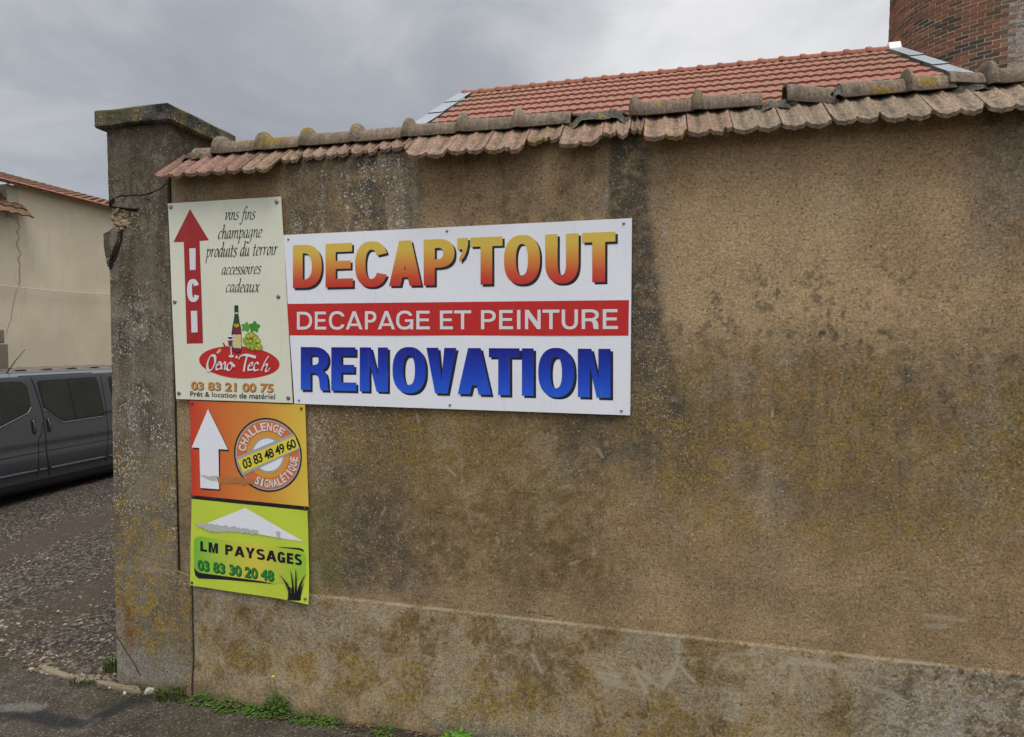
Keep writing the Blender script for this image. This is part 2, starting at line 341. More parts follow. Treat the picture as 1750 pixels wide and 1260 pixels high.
# loose gravel stones on the yard
m_gr, t = mat('limestone gravel'); P = t.coord()
v = t.voro(P, 30.); g = t.n('ShaderNodeSeparateColor', i0=v.outputs['Color']).outputs[0]; n = t.noise(P, 120., 3.)
col = t.ramp(g, [(0., (.034, .026, .019, 1)), (.45, (.078, .058, .039, 1)), (.76, (.190, .146, .096, 1)), (1., (.48, .385, .27, 1))])
t.out(t.mix(t.m('MULTIPLY', n, .5), col, (.10, .08, .06, 1)), .9, n, .3, .003, spec=.2)
def gravel():
    N = 80000
    x = rng.uniform(-5.2, -.62, N); y = -.12+4.2*rng.random(N)**1.7
    dens = 1-.98*yard_mask(x, y)[0]; dens *= .35+.65*S(.35, .6, fbm(x*2.2, y*2.2, 21)); dens = np.where(y < .9, np.maximum(dens, .25), dens)
    k = (rng.random(N) < dens) & (y > edge_y(x)-.015*rng.random(N)) & ~((x > -.66) & (y > -.05) & (y < .6))
    x, y = x[k], y[k]; n = len(x)
    r = (.0040+.0105*rng.random(n)**2.6)*(1+.25*S(1.2, .1, y))
    base = np.array([(1, 0, 0), (0, 1, 0), (-1, 0, 0), (0, -1, 0), (0, 0, 1), (.7, .7, .3), (-.7, .6, .35), (-.6, -.7, .4), (.7, -.6, .3)], float)
    fc = np.array([(0, 5, 4), (5, 1, 4), (1, 6, 4), (6, 2, 4), (2, 7, 4), (7, 3, 4), (3, 8, 4), (8, 0, 4), (0, 1, 5), (1, 2, 6), (2, 3, 7), (3, 0, 8)])
    v_ = base[None]*(.65+.7*rng.random((n, 9, 1)))*r[:, None, None]*np.stack([.8+.6*rng.random(n), .8+.6*rng.random(n), .55+.4*rng.random(n)], 1)[:, None]
    a = rng.uniform(0, 6.28, n); ca, sa_ = np.cos(a)[:, None], np.sin(a)[:, None]
    xx = v_[..., 0]*ca-v_[..., 1]*sa_+x[:, None]; yy = v_[..., 0]*sa_+v_[..., 1]*ca+y[:, None]
    zz = v_[..., 2]+(rise(x, y)+.006)[:, None]
    V = np.stack([xx, yy, zz], -1).reshape(-1, 3); F = (fc[None]+9*np.arange(n)[:, None, None]).reshape(-1, 3)
    o_ = obj('gravel', arr_mesh(V, F), m_gr); o_['kind'] = 'stuff'; return o_
gravel()

# ------------------------------------------------------------------ the plastered wall
LEDGE = .818
SCR = [[(2.487, .655), (2.50, .60)], [(2.487, .60), (2.545, .50)], [(2.88, .545), (3.01, .535)], [(2.90, .515), (3.02, .50)], [(2.965, .57), (3.03, .47)],
       [(3.09, .60), (3.245, .51)], [(3.09, .60), (3.175, .465)], [(2.93, .48), (3.06, .475)], [(3.27, .50), (3.345, .66), (3.44, .56)], [(3.345, .66), (3.35, .80)], [(3.29, .62), (3.27, .52)],
       [(3.55, .66), (3.62, .74), (3.80, .78)], [(3.90, .70), (3.95, .755), (4.18, .745)], [(4.2, .74), (4.33, .66), (4.48, .62)], [(3.98, .72), (4.02, .60)], [(3.97, .68), (3.95, .55)],
       [(4.60, 1.075), (4.78, 1.065)], [(4.62, 1.02), (4.70, 1.025)]]
def wall_masks(x, z):
    f1 = fbm(x*1.6, z*1.6, 31); f6 = fbm(x*6, z*6, 32); f12 = fbm(x*12, z*12, 33); vs_ = fbm(x*11, z*1.1, 34); vs2 = fbm(x*24, z*2.2, 35)
    wob = .10*(fbm(x*3, z*2, 36)-.5)
    up = S(2.0, 2.3, z)
    # run-off columns under the broken eave tiles
    c1 = S(.78, .88, x)*S(1.82, 1.66, x+wob)*up
    c1b = S(.95, 1.20, x+wob)*S(2.0, 1.55, x+2*wob)*S(2.3, 2.05, z)*S(.78, .95, z)
    w2 = .10+.10*S(3.4, 2.3, z)+.22*S(2.5, 1.7, z); c2 = S(w2*1.35, w2*.75, np.abs(x-3.06+wob*.7))*S(1.5, 2.3, z)
    c3 = S(4.66, 4.86, x+wob)*S(2.7, 3.2, z)
    grime = c1*(.62+.9*(vs_-.35))+c1b*(.45+.8*(vs_-.4)+.25*S(.45, .6, f12))+c2*(.90+.8*(vs_-.4))+c3*.6
    blot = S(.58, .67, fbm(x*27, z*23, 41, 3))*(.30+.70*S(.38, .56, fbm(x*2.4, z*3, 42)))*S(1.9, 2.3, z)*S(3.10, 2.75, z+wob)*S(3.15, 3.4, x)*.56
    mid = S(1.30, 1.8, z)*S(2.72, 2.35, z+wob)*(.30*S(.3, .62, vs_)+.34*S(.40, .66, fbm(x*30, z*21, 43, 4))*S(.35, .6, f6)+.22*S(.35, .6, vs2))*S(2.95, 3.3, x)
    low = S(.45, .65, f1)*.10*S(.8, 1.1, z)
    left = S(.80, .55, x)*(.35+.5*vs_)*S(2.0, 1.0, z)
    stain_low = S(1.9, 2.15, x)*S(3.1, 2.9, x)*S(1.45, 1.95, z+wob)*S(.42, .62, vs_*.5+f12*.5)*.45
    grime = np.clip(grime+blot+mid+low+left*.5+stain_low, 0, .95)
    lichen = np.clip(c1*(.50+.5*S(.45, .6, vs2))+c1b*.38+c2*.42+c3*.35+.10+.25*mid, 0, 1)
    lichen = np.maximum(lichen, S(.88, .98, x)*S(1.28, 1.1, x)*S(1.3, 1.6, z)*S(2.2, 2.0, z)*.75)
    pl = S(LEDGE+.01, LEDGE-.02, z)                                                         # plinth
    lichen = np.maximum(lichen, pl*S(4.1, 4.6, x+wob*3)*.48)
    lichen = np.maximum(lichen, S(.22, .10, z)*.35)
    ochre = S(1.15, 1.6, z)*S(2.65, 2.2, z)*(.25+.5*S(2.8, 3.3, x))*S(.35, .6, f6)
    ochre += S(.9, 1.4, x)*S(2.7, 2.2, x)*S(1.4, 1.9, z)*S(2.2, 2.05, z)*.5
    yb = S(.10, .22, z-.05*np.sin(x*2.3))*S(.50, .34, z+wob)
    ochre = np.clip(ochre*(1-pl)+pl*(.12+1.25*yb*S(.38, .52, f6*.6+f12*.4)+.45*S(.52, .62, f12))*S(4.9, 4.2, x), 0, 1)
    pn = fbm(x*5.5, z*6.5, 51, 6)*.55+fbm(x*17, z*12, 57, 6)*.30+fbm(x*60, z*40, 58, 3)*.15
    pale = pl*(S(.44, .495, pn)*.75+S(.53, .57, pn)*.40)*S(.08, .2, z)*(.6+.4*S(.35, .6, vs2))
    pale += pl*S(.5, .62, fbm(x*9, z*2.0, 52))*.22*S(.10, .22, z)
    scr_ledge_lit = x*0
    for i, p in enumerate(SCR): scr_ledge_lit = np.maximum(scr_ledge_lit, S(.021, .007, seg(x, z, p)+.018*(f12-.4))*(.85 if i in (1, 2, 5, 3, 6, 8, 12) else .55)*S(.18, .34, fbm(x*40, z*40, 53)))
    for i in range(70):
        h = np.random.default_rng(900+i).random(6); cx, cz, an, ln = 1.2+4.3*h[0], .86+2.0*h[1]**1.5, h[2]*3.14, .01+.06*h[3]**3
        scr_ledge_lit = np.maximum(scr_ledge_lit, S(.010, .003, seg(x, z, [(cx, cz), (cx+ln*np.cos(an), cz+ln*np.sin(an))]))*(.25+.5*h[4]))
    pale = np.maximum(pale, S(.012, .002, np.abs(z-LEDGE+.002))*S(.35, .6, fbm(x*5, x*0, 54))*.75*S(.9, 1.05, x))*.5; scr_ledge_lit = np.maximum(scr_ledge_lit, S(.011, .002, np.abs(z-LEDGE+.002))*S(.40, .62, fbm(x*7, x*0, 54))*.42*S(.9, 1.05, x))  # pale line paints the light caught by the ledge's top edge
    pale = np.maximum(pale, S(.62, .74, fbm(x*3.1, z*3.1, 55))*.20*(1-pl))
    pale = np.maximum(pale, S(.02, .008, seg(x, z, [(2.02, 1.78), (2.06, 1.5), (2.1, 1.38)])+.01*(f12-.4))*.28)
    crack = np.maximum(S(.012, .004, np.abs(x+.0945+.003*(f12-.5)))*S(.86, .88, z), S(.013, .004, np.abs(x-.018+.004*(f12-.5)))*S(.88, .86, z)*.9)
    crack = np.maximum(crack, S(.006, .002, seg(x, z, [(2.41, .86), (2.5, .852), (2.62, .846)]))*.3)
    green = S(.88, .95, x)*S(1.32, 1.1, x+wob)*S(.75, .95, z)*S(1.75, 1.35, z)*.85
    green = np.maximum(green, pl*S(.30, .1, z)*S(.4, .6, f6)*.5)
    white = S(.07, .01, np.abs(x-3.21-.05*(3.6-z)+wob*.5))*S(2.6, 3.2, z)*S(3.66, 3.5, z)*.62*S(.38, .62, vs2*.5+f12*.5)
    white = np.maximum(white, S(.05, .01, np.abs(x-2.93+.06*(3.6-z)+wob*.5))*S(2.9, 3.3, z)*S(3.6, 3.4, z)*.35*S(.4, .6, f12))
    white = np.maximum(white, pl*S(4.2, 4.7, x+wob*3)*S(.45, .55, f12*.35+vs_*.2+f6*.15+fbm(x*55, z*55, 59, 3)*.3)*.95)
    grime = np.maximum(grime, pl*S(4.1, 4.6, x+wob*3)*S(.49, .42, f12*.35+vs_*.2+f6*.15+fbm(x*55, z*55, 59, 3)*.3)*.8)
    white = np.maximum(white, S(.025, .01, np.abs(x-1.72+wob*.4))*S(3.0, 3.3, z)*.35)
    white = np.maximum(white, S(.22, .10, z+wob)*(.08+.30*S(.45, .65, f6)))
    grime = np.maximum(grime, S(.24, .07, z+wob)*.7*S(.38, .52, f12*.6+f6*.4))
    white = np.maximum(white, S(.016, .006, seg(x, z, [(1.0, 1.87), (1.0, 1.78)])+.012*(f12-.4))*.95)
    rust = S(.62, .72, fbm(x*2.6, z*3.4, 61))*.16*S(.7, .9, z)
    clean = S(2.2, 2.75, z+wob)*S(3.05, 3.5, x+wob)*(.55+.5*S(.35, .6, f1))*(1-.55*S(4.7, 4.95, x))+S(1.72, 1.80, x+wob*.3)*S(2.98, 2.86, x+wob)*S(3.0, 3.1, z)*.45
    clean = clean+.38*S(1.45, 1.15, z)*S(.84, .92, z)*S(2.6, 3.3, x)*S(.35, .6, f1)
    soil = S(.9, 1.4, x)*S(3.3, 2.7, x+wob)*S(2.3, 2.1, z)*(.58+.40*S(.38, .62, f6*.5+f12*.5))*S(.85, 1.15, z+wob)
    soil = soil+S(1.5, 2.0, z)*S(2.7, 2.3, z)*S(2.9, 3.3, x)*.35*S(.4, .6, f6)
    soil = np.maximum(soil, pl*(.12+.80*S(.47, .42, pn))*S(.10, .2, z)*(1-.5*S(4.2, 4.8, x)))
    soil = np.maximum(soil, S(.2, .6, z)*S(1.4, .9, z)*S(.9, .5, x)*.3)
    return (grime, lichen, ochre, pale), (crack, green, rust, white), (clean, np.clip(soil, 0, 1), scr_ledge_lit, x*0)
def wall_y(x, z):
    y = .010*(fbm(x*.9, z*.9, 71)-.5)+.0035*(fbm(x*9, z*9, 72)-.5)
    y = y-.006*S(LEDGE+.004, LEDGE-.006, z)-.020*S(.26, .02, z+.08*(fbm(x*2.5, z*0, 73)-.5))
    return y
def front_sheet(x0, x1, z0, z1, res, yf, depth, top=True):
    """a finely gridded front face with returns to y = depth"""
    nx, nz = int(round((x1-x0)/res))+1, int(round((z1-z0)/res))+1
    X, Z = np.meshgrid(np.linspace(x0, x1, nx), np.linspace(z0, z1, nz), indexing='ij'); X = X.ravel(); Z = Z.ravel(); Y = yf(X, Z)
    v = np.stack([X, Y, Z], 1); f = grid_faces(nx, nz)
    idx = np.arange(nx*nz).reshape(nx, nz); loop = np.concatenate([idx[:-1, 0], idx[-1, :-1], idx[:0:-1, -1], idx[0, :0:-1]])
    b = v[loop].copy(); b[:, 1] = depth; n0 = len(v); k = len(loop); j = np.arange(k); j2 = (j+1) % k
    sf = np.stack([loop[j], n0+j, n0+j2, loop[j2]], 1)
    return np.concatenate([v, b]), np.concatenate([f, sf])
wall = empty('boundary_wall', 'long brown rendered boundary wall under old clay coping tiles, stained and lichened, carrying the signs', 'wall', (3.4, .12, 0))
v_, f_ = front_sheet(-.115, 7.2, -.05, 3.725, .008, wall_y, .26)
me = arr_mesh(v_, f_); put_masks(me, *wall_masks(v_[:, 0], v_[:, 2])); obj('wall_body', me, M_wall, wall, True)

# coping: eave tiles, ridge tiles, mortar
SLOPE = .80
def eave_z(y): return 3.641+(y+.15)*SLOPE
def eave_tile(x0, w, yf, m, name='eave_tile', jag=0., seed=0, dz=0., rot=0.):
    nx, ny = 33, 12; yb = .115
    u = np.linspace(0, 1, nx); tt = np.linspace(0, 1, ny)
    prof = .006-.018*np.abs(np.sin(u*2*np.pi))**.85+.006*S(.88, .94, u)*S(1.0, .985, u)+.004*np.cos(u*2*np.pi*6)*S(.0, .2, u)*S(1., .8, u)*.6
    U, T = np.meshgrid(u, tt, indexing='ij')
    fr = yf+jag*(fbm(u*5+seed, u*0+seed*3.1, 81)-.45)*2.4
    rc = random.Random(int(seed*100)+3)
    for _ in range(rc.choice((0, 1, 2, 3))):
        cu = rc.choice((rc.random(), .02, .98)); fr = fr+rc.uniform(.008, .036)*S(rc.uniform(.05, .11), .0, np.abs(u-cu))
    Y = fr[:, None]*(1-T)+yb*T; X = x0+U*w
    Zt = eave_z(Y)+prof[:, None]+dz+rot*(U-.5)*w+.003*(fbm(U*6+seed, T*6, 82)-.5)
    thick = .013+.007*S(.18, .0, T)
    Zb = Zt-thick
    v = np.concatenate([np.stack([X, Y, Zt], -1).reshape(-1, 3), np.stack([X, Y+.006*S(.1, 0, T), Zb], -1).reshape(-1, 3)])
    f = grid_faces(nx, ny); n = nx*ny; idx = np.arange(n).reshape(nx, ny)
    loop = np.concatenate([idx[:-1, 0], idx[-1, :-1], idx[:0:-1, -1], idx[0, :0:-1]]); l2 = np.roll(loop, -1)
    F = np.concatenate([f, f[:, ::-1]+n, np.stack([loop, loop+n, l2+n, l2], 1)])
    me = arr_mesh(v, F); bm = bmesh.new(); bm.from_mesh(me); bmesh.ops.recalc_face_normals(bm, faces=bm.faces); bm.to_mesh(me); bm.free()
    dv = np.clip(S(-.002, -.013, prof)[:, None]*(.55+.6*fbm(U*8+seed, T*5, 83))+.5*S(.6, .95, T)+.85*S(.03, .0, np.minimum(U, 1-U))+.25*S(.1, .0, T)*S(.45, .6, fbm(U*9+seed, T*9, 84)), 0, 1).reshape(-1)
    at = me.attributes.new('dirt', 'FLOAT', 'POINT'); at.data.foreach_set('value', np.concatenate([dv, dv*0+.6]).astype(np.float32))
    o_ = obj(name, me, m, wall, True)
    md = o_.modifiers.new('edges', 'EDGE_SPLIT'); md.split_angle = math.radians(50)
    return o_
et = [(-.085, .228, -.150, M_tile_red, .004), (.150, .212, -.150, M_tile_red, .004), (.368, .220, -.152, M_tile_red, .004), (.594, .216, -.150, M_tile, .006),
      (.818, .130, -.055, M_tile, .012), (.950, .185, -.040, M_tile, .010), (1.137, .165, -.045, M_tile, .012), (1.305, .185, -.040, M_tile, .012), (1.492, .19, -.032, M_tile, .02), (1.684, .060, -.05, M_tile, .02),
      (1.738, .262, -.160, M_tile, .005), (2.004, .226, -.150, M_tile, .005), (2.234, .225, -.152, M_tile, .006), (2.463, .200, -.085, M_tile, .014), (2.668, .235, -.150, M_tile, .018),
      (2.906, .150, -.095, M_tile, .03), (3.060, .068, -.060, M_tile, .01), (3.133, .228, -.150, M_tile, .006), (3.365, .226, -.152, M_tile, .004), (3.595, .234, -.150, M_tile_grey, .005),
      (3.833, .234, -.153, M_tile_grey, .004), (4.071, .224, -.150, M_tile_grey, .005), (4.298, .226, -.152, M_tile_grey, .004), (4.528, .220, -.150, M_tile_grey, .005), (4.752, .226, -.151, M_tile_grey, .004),
      (4.982, .228, -.150, M_tile_grey, .005), (5.214, .228, -.150, M_tile_grey, .005), (5.446, .228, -.150, M_tile_grey, .005), (5.678, .228, -.150, M_tile_grey, .005), (5.91, .228, -.150, M_tile_grey, .005)]
for i, (x0, w, yf, m, jag) in enumerate(et):
    eave_tile(x0, w, yf, m, jag=jag, seed=i*1.7, dz=random.uniform(-.007, .006), rot=random.uniform(-.05, .05))
RZ, RY, RR = 3.834, .150, .104
def ridge_tile(x0, x1, m, collar=True, tilt=0., drop=0., jag=0., a0=0., a1=180., seed=0, name='ridge_tile'):
    """half-round tile with a raised collar at its left end"""
    ns, na = 18, 18; s_ = np.linspace(0, 1, ns); an = np.radians(np.linspace(a0, a1, na))
    Sg, Ag = np.meshgrid(s_, an, indexing='ij'); L = x1-x0
    xx = x0+Sg*L
    if jag: xx = xx+jag*S(.6, 1., Sg)*(fbm(Ag*2.2+seed, Sg*2, 91)-.5)*2-jag*.8*S(.4, 0, Sg)*(fbm(Ag*2+seed, Sg*2, 92)-.5)
    col = (S(.0, .03, Sg)*S(.20, .11, Sg))*.040 if collar else 0*Sg
    R = RR*(.93+.10*(1-Sg))+col*(.4+.6*np.sin(Ag))+.003*(fbm(Sg*9+seed*3, Ag*4, 93)-.5)
    dz = -drop+tilt*(Sg-.5)*L
    out = []
    for t_ in (0., .016):
        r = R-t_; out.append(np.stack([xx, RY-np.cos(Ag)*r, RZ+np.sin(Ag)*r*1.02+dz-.01], -1).reshape(-1, 3))
    n = ns*na; f = grid_faces(ns, na); idx = np.arange(n).reshape(ns, na)
    loop = np.concatenate([idx[:-1, 0], idx[-1, :-1], idx[:0:-1, -1], idx[0, :0:-1]]); l2 = np.roll(loop, -1)
    me = arr_mesh(np.concatenate(out), np.concatenate([f, f[:, ::-1]+n, np.stack([loop, loop+n, l2+n, l2], 1)]))
    bm = bmesh.new(); bm.from_mesh(me); bmesh.ops.recalc_face_normals(bm, faces=bm.faces); bm.to_mesh(me); bm.free()
    dv = np.clip(.75*S(.35, .05, np.sin(Ag))*(.4+.8*fbm(Sg*6+seed, Ag*3, 98))+.7*S(.04, .0, Sg)+.5*S(.13, .20, Sg)*S(.28, .20, Sg)+.35*S(.5, .65, fbm(Sg*5+seed, Ag*2, 99)), 0, 1).reshape(-1)
    at = me.attributes.new('dirt', 'FLOAT', 'POINT'); at.data.foreach_set('value', np.concatenate([dv, dv*0+.8]).astype(np.float32))
    o_ = obj(name, me, m, wall, True); md = o_.modifiers.new('edges', 'EDGE_SPLIT'); md.split_angle = math.radians(55); return o_
rt = [(.197, .545), (.540, .885), (.879, 1.252), (1.247, 1.622), (1.616, 1.986), (1.981, 2.346), (2.341, 2.70)]
ridge_tile(.02, .205, M_ridge, collar=False, drop=.03, jag=.03, seed=.5)
for i, (a, b) in enumerate(rt):
    ridge_tile(a, b, M_ridge, tilt=random.uniform(-.012, .012), seed=i+1., drop=random.uniform(0, .006))
o = ridge_tile(2.70, 3.03, M_ridge, collar=False, jag=.05, a0=95., a1=180., seed=11., drop=.02); o['label'] = 'broken ridge tile, front half gone'
ridge_tile(3.042, 3.40, M_ridge, seed=12., tilt=.01); ridge_tile(3.392, 3.770, M_ridge, seed=13., tilt=-.006)
o = ridge_tile(3.90, 4.13, M_ridge, collar=False, jag=.05, a0=-8., a1=150., tilt=-.16, drop=-.005, seed=14.); o['label'] = 'slipped broken ridge tile'
ridge_tile(4.165, 4.485, M_ridge, collar=False, seed=15., jag=.02, tilt=.01)
ridge_tile(4.475, 4.70, M_ridge, seed=16., tilt=.015, jag=.02)
o = ridge_tile(4.68, 4.85, M_ridge, collar=False, jag=.06, a0=10., a1=165., tilt=-.12, drop=.0, seed=17.); o['label'] = 'cracked ridge tile lifted at one end'
for i, a in enumerate((4.834, 5.18, 5.53, 5.88, 6.23)): ridge_tile(a, a+.352, M_ridge, seed=18.+i, tilt=random.uniform(-.01, .01))
def lumps(x0, x1, y0, y1, zf, res, m, name, parent):
    nx, ny = int((x1-x0)/res)+2, int((y1-y0)/res)+2
    X, Y = np.meshgrid(np.linspace(x0, x1, nx), np.linspace(y0, y1, ny), indexing='ij'); X = X.ravel(); Y = Y.ravel()
    return obj(name, arr_mesh(np.stack([X, Y, zf(X, Y)], 1), grid_faces(nx, ny)), m, parent, True)
def mort_z(x, y):
    q = np.abs(y-RY-.01); top = 3.797+.034*(fbm(x*14, y*14, 95)-.45)
    bump = np.zeros_like(x)
    for cx, hw, hh in ((2.87, .17, .075), (3.84, .09, .05), (4.15, .03, .085), (4.77, .09, .05), (.05, .1, .06)):
        bump = np.maximum(bump, hh*S(hw*1.2, hw*.5, np.abs(x-cx)))
    z = top+bump*(.75+.5*fbm(x*22, y*22, 96))
    return np.where(q < .090, z, z-(q-.090)*1.6)
lumps(-.09, 6.6, .035, .29, mort_z, .012, M_mortar, 'mortar_bed', wall)
o = MB().prism([(-.09, .20, 3.79), (-.09, .42, 3.60), (-.09, .42, 3.57), (-.09, .20, 3.75)], (6.7, 0, 0)).mesh()
obj('back_slope', o, M_tile, wall)

# ------------------------------------------------------------------ gate pillar
def pil_masks(x, z):
    f6 = fbm(x*6, z*6, 132); f12 = fbm(x*12, z*12, 133); vs_ = fbm(x*13, z*1.3, 134); f3 = fbm(x*3, z*3, 135)
    grime = S(2.3, 3.8, z)*(.42+.95*S(.38, .60, vs_))+.45*S(.52, .66, vs_)*S(.6, 1.2, z)+.32*S(.4, .6, f3)+S(3.7, 4.05, z)*.4+.25*S(.5, .65, f6)
    lich = .16+.62*S(.36, .62, f3)*(.5+.5*S(.35, .6, f6))+.30*S(3.0, 2.3, z)*S(.9, 1.4, z); lich = lich*S(.55, .85, z)*(1-.5*S(3.6, 3.9, z))
    ochre = S(1.9, 1.0, z)*S(.16, .40, z)*(.45+.75*S(.4, .6, f6))+.25*S(2.3, 1.6, z)*S(.45, .6, f6)+.12
    pale = S(.55, .7, fbm(x*5, z*5, 136))*.35*S(2.2, 2.4, z)*S(2.9, 2.7, z)
    green = S(.75, .55, z)*S(.35, .5, z)*S(-.42, -.55, x)*.7
    rust = S(.12, .03, seg(x, z, [(-.57, .53), (-.545, .42), (-.515, .24)])*(1.+1.2*S(.45, .2, z))+.06*(f12-.4))*1.0
    white = S(.36, .14, z+.16*(f6-.5)-.10*S(-.3, -.55, x))*.62*S(.03, .12, z+.05*f6)
    white = np.maximum(white, S(.10, .04, np.abs(x+.62))*S(.62, .5, z)*.45)
    crack = S(.0075, .002, seg(x, z, [(-.545, 3.548), (-.50, 3.560), (-.46, 3.552), (-.41, 3.557), (-.36, 3.550), (-.30, 3.553), (-.25, 3.562), (-.17, 3.585), (-.11, 3.62)])+.003*(f12-.5))
    crack = np.maximum(crack, S(.022, .012, seg(x, z, [(-.605, 3.50), (-.575, 3.525)])))
    crack = np.maximum(crack, S(.016, .008, seg(x, z, [(-.60, 3.478), (-.52, 3.468), (-.44, 3.455), (-.37, 3.45)])))
    crack = np.maximum(crack, S(.010, .003, seg(x, z, [(-.635, .34), (-.58, .27), (-.50, .17), (-.44, .08)]))*.65)
    crack = np.maximum(crack, S(.010, .003, seg(x, z, [(-.30, 3.52), (-.26, 3.515)]))*.5)
    return (np.clip(grime, 0, .95), np.clip(lich, 0, 1), np.clip(ochre, 0, 1), pale), (crack, green, np.clip(rust, 0, 1), white)
PATCH = [(-.61, 3.495), (-.50, 3.475), (-.37, 3.452), (-.385, 3.41), (-.42, 3.37), (-.455, 3.325), (-.52, 3.315), (-.61, 3.325)]
def inside(x, z, poly):
    r = np.zeros(x.shape, bool); n = len(poly)
    for i in range(n):
        (ax, az), (bx, bz) = poly[i], poly[(i+1) % n]
        c = ((az > z) != (bz > z)) & (x < (bx-ax)*(z-az)/(bz-az+1e-12)+ax); r ^= c
    return r
def pil_y(x, z):
    y = -.016+.005*(fbm(x*2, z*2, 137)-.5)+.003*(fbm(x*14, z*14, 138)-.5)-.004*S(.90, .86, z)
    d_ = seg(x, z, PATCH+PATCH[:1]); ins = inside(x, z, PATCH)
    return y+np.where(ins, .032*S(0, .012, d_)-.018*S(.3, .7, fbm(x*28, z*28, 139)), 0)
pillar = empty('gate_pillar', 'tall grey lichen-spotted gate pillar with a flat cap and a broken patch near its left edge', 'pillar', (-.36, .3, 0))
nx, nz = 98, 690
U, Z = np.meshgrid(np.linspace(0, 1, nx), np.linspace(-.05, 4.07, nz), indexing='ij'); U = U.ravel(); Z = Z.ravel()
xl = -.613-.032*S(4., .3, Z)-.012*S(3.30, 3.20, Z)*S(3.0, 3.1, Z)*0; xl = xl+.030*S(3.50, 3.47, Z)*S(3.32, 3.35, Z)*(.4+.9*fbm(Z*30, Z*0, 140)); xl = xl+.006*(fbm(Z*9, Z*0, 141)-.5)
xr = -.1045+.112*S(.872, .862, Z)
XX = xl+(xr-xl)*U
v_ = np.stack([XX, pil_y(XX, Z), Z], 1); f_ = grid_faces(nx, nz); n0 = len(v_); idx = np.arange(n0).reshape(nx, nz)
side = []; F2 = []
def add_side(line, flip, k=24):
    global n0
    a = v_[line]; prev = line
    for j in range(1, k+1):
        q = a.copy(); q[:, 1] = a[:, 1]+(.58-a[:, 1])*j/k; side.append(q); cur = n0+np.arange(len(line)); n0 += len(line)
        s_ = np.stack([prev[:-1], cur[:-1], cur[1:], prev[1:]], 1); F2.append(s_ if flip else s_[:, ::-1]); prev = cur
add_side(idx[-1, ::3], True); add_side(idx[0, ::3], False)
V = np.concatenate([v_]+side); F = np.concatenate([f_]+F2)
a, b = pil_masks(V[:, 0]+.35*(V[:, 1] > .0)*V[:, 1], V[:, 2])
me = arr_mesh(V, F); put_masks(me, a, b); obj('shaft', me, M_pil, pillar, True)
m_rub, t = mat('exposed rubble'); P = t.coord(); v = t.voro(P, 34.); n = t.noise(P, 120., 4.)
g = t.n('ShaderNodeSeparateColor', i0=v.outputs['Color']).outputs[0]
col = t.mix(g, (.30, .225, .12, 1), (.46, .37, .23, 1)); col = t.mix(t.step(v.outputs['Distance'], .55, .85), col, (.09, .065, .04, 1))
t.out(t.mix(t.m('MULTIPLY', n, .4), col, (.2, .15, .09, 1)), .95, n, .6, .01, spec=.1)
ru = MB()
rr = random.Random(5)
pp = np.array([(rr.uniform(-.60, -.375), rr.uniform(3.325, 3.485)) for _ in range(150)])
k = inside(pp[:, 0], pp[:, 1], PATCH) & (seg(pp[:, 0], pp[:, 1], PATCH+PATCH[:1]) > .012)
bm = bmesh.new()
for (x, z) in pp[k]:
    r = rr.uniform(.012, .026)
    q = bmesh.ops.create_icosphere(bm, subdivisions=1, radius=r, matrix=Matrix.Translation((x, .006+rr.uniform(-.004, .006), z)) @ Matrix.Rotation(rr.uniform(0, 3), 4, 'Y') @ Matrix.Diagonal((1.2, .7, rr.uniform(.6, 1), 1)))
    for vv in q['verts']: vv.co += Vector((rr.uniform(-1, 1), rr.uniform(-1, 1), rr.uniform(-1, 1)))*r*.22
me = bpy.data.meshes.new('mesh'); bm.to_mesh(me); bm.free(); obj('exposed_rubble', me, m_rub, pillar)
# loosened slab of render at the left edge
fl = [(-.650, 3.298), (-.585, 3.318), (-.520, 3.314), (-.532, 3.24), (-.580, 3.15), (-.626, 3.05), (-.636, 3.12), (-.647, 3.21)]
nf = 34; q = np.array(fl)
def fill(poly, res, yf):
    xs = np.arange(min(p[0] for p in poly), max(p[0] for p in poly)+res, res); zs = np.arange(min(p[1] for p in poly), max(p[1] for p in poly)+res, res)
    X, Z_ = np.meshgrid(xs, zs, indexing='ij'); f = grid_faces(len(xs), len(zs)); X = X.ravel(); Z_ = Z_.ravel(); ins = inside(X, Z_, poly)
    f = f[ins[f].all(1)]; return np.stack([X, yf(X, Z_), Z_], 1), f
v_, f_ = fill(fl, .004, lambda x, z: -.036+.0012*(fbm(x*20, z*20, 143)-.5)+.006*S(3.2, 3.05, z))
me = arr_mesh(v_, f_); a, b = pil_masks(v_[:, 0], v_[:, 2]); b = (b[0]*0, b[1], b[2], b[3]); put_masks(me, a, b)
o = obj('loose_render', me, M_pil, pillar, True); md = o.modifiers.new('thick', 'SOLIDIFY'); md.thickness = .026; md.offset = -1.
gap = MB().prism([(x, -.012, z) for x, z in ((-.515, 3.322), (-.492, 3.318), (-.500, 3.25), (-.548, 3.14), (-.612, 3.035), (-.625, 3.05), (-.575, 3.15), (-.522, 3.24))], (0, -.0075, 0)).mesh()
obj('gap', gap, M_dark, pillar)
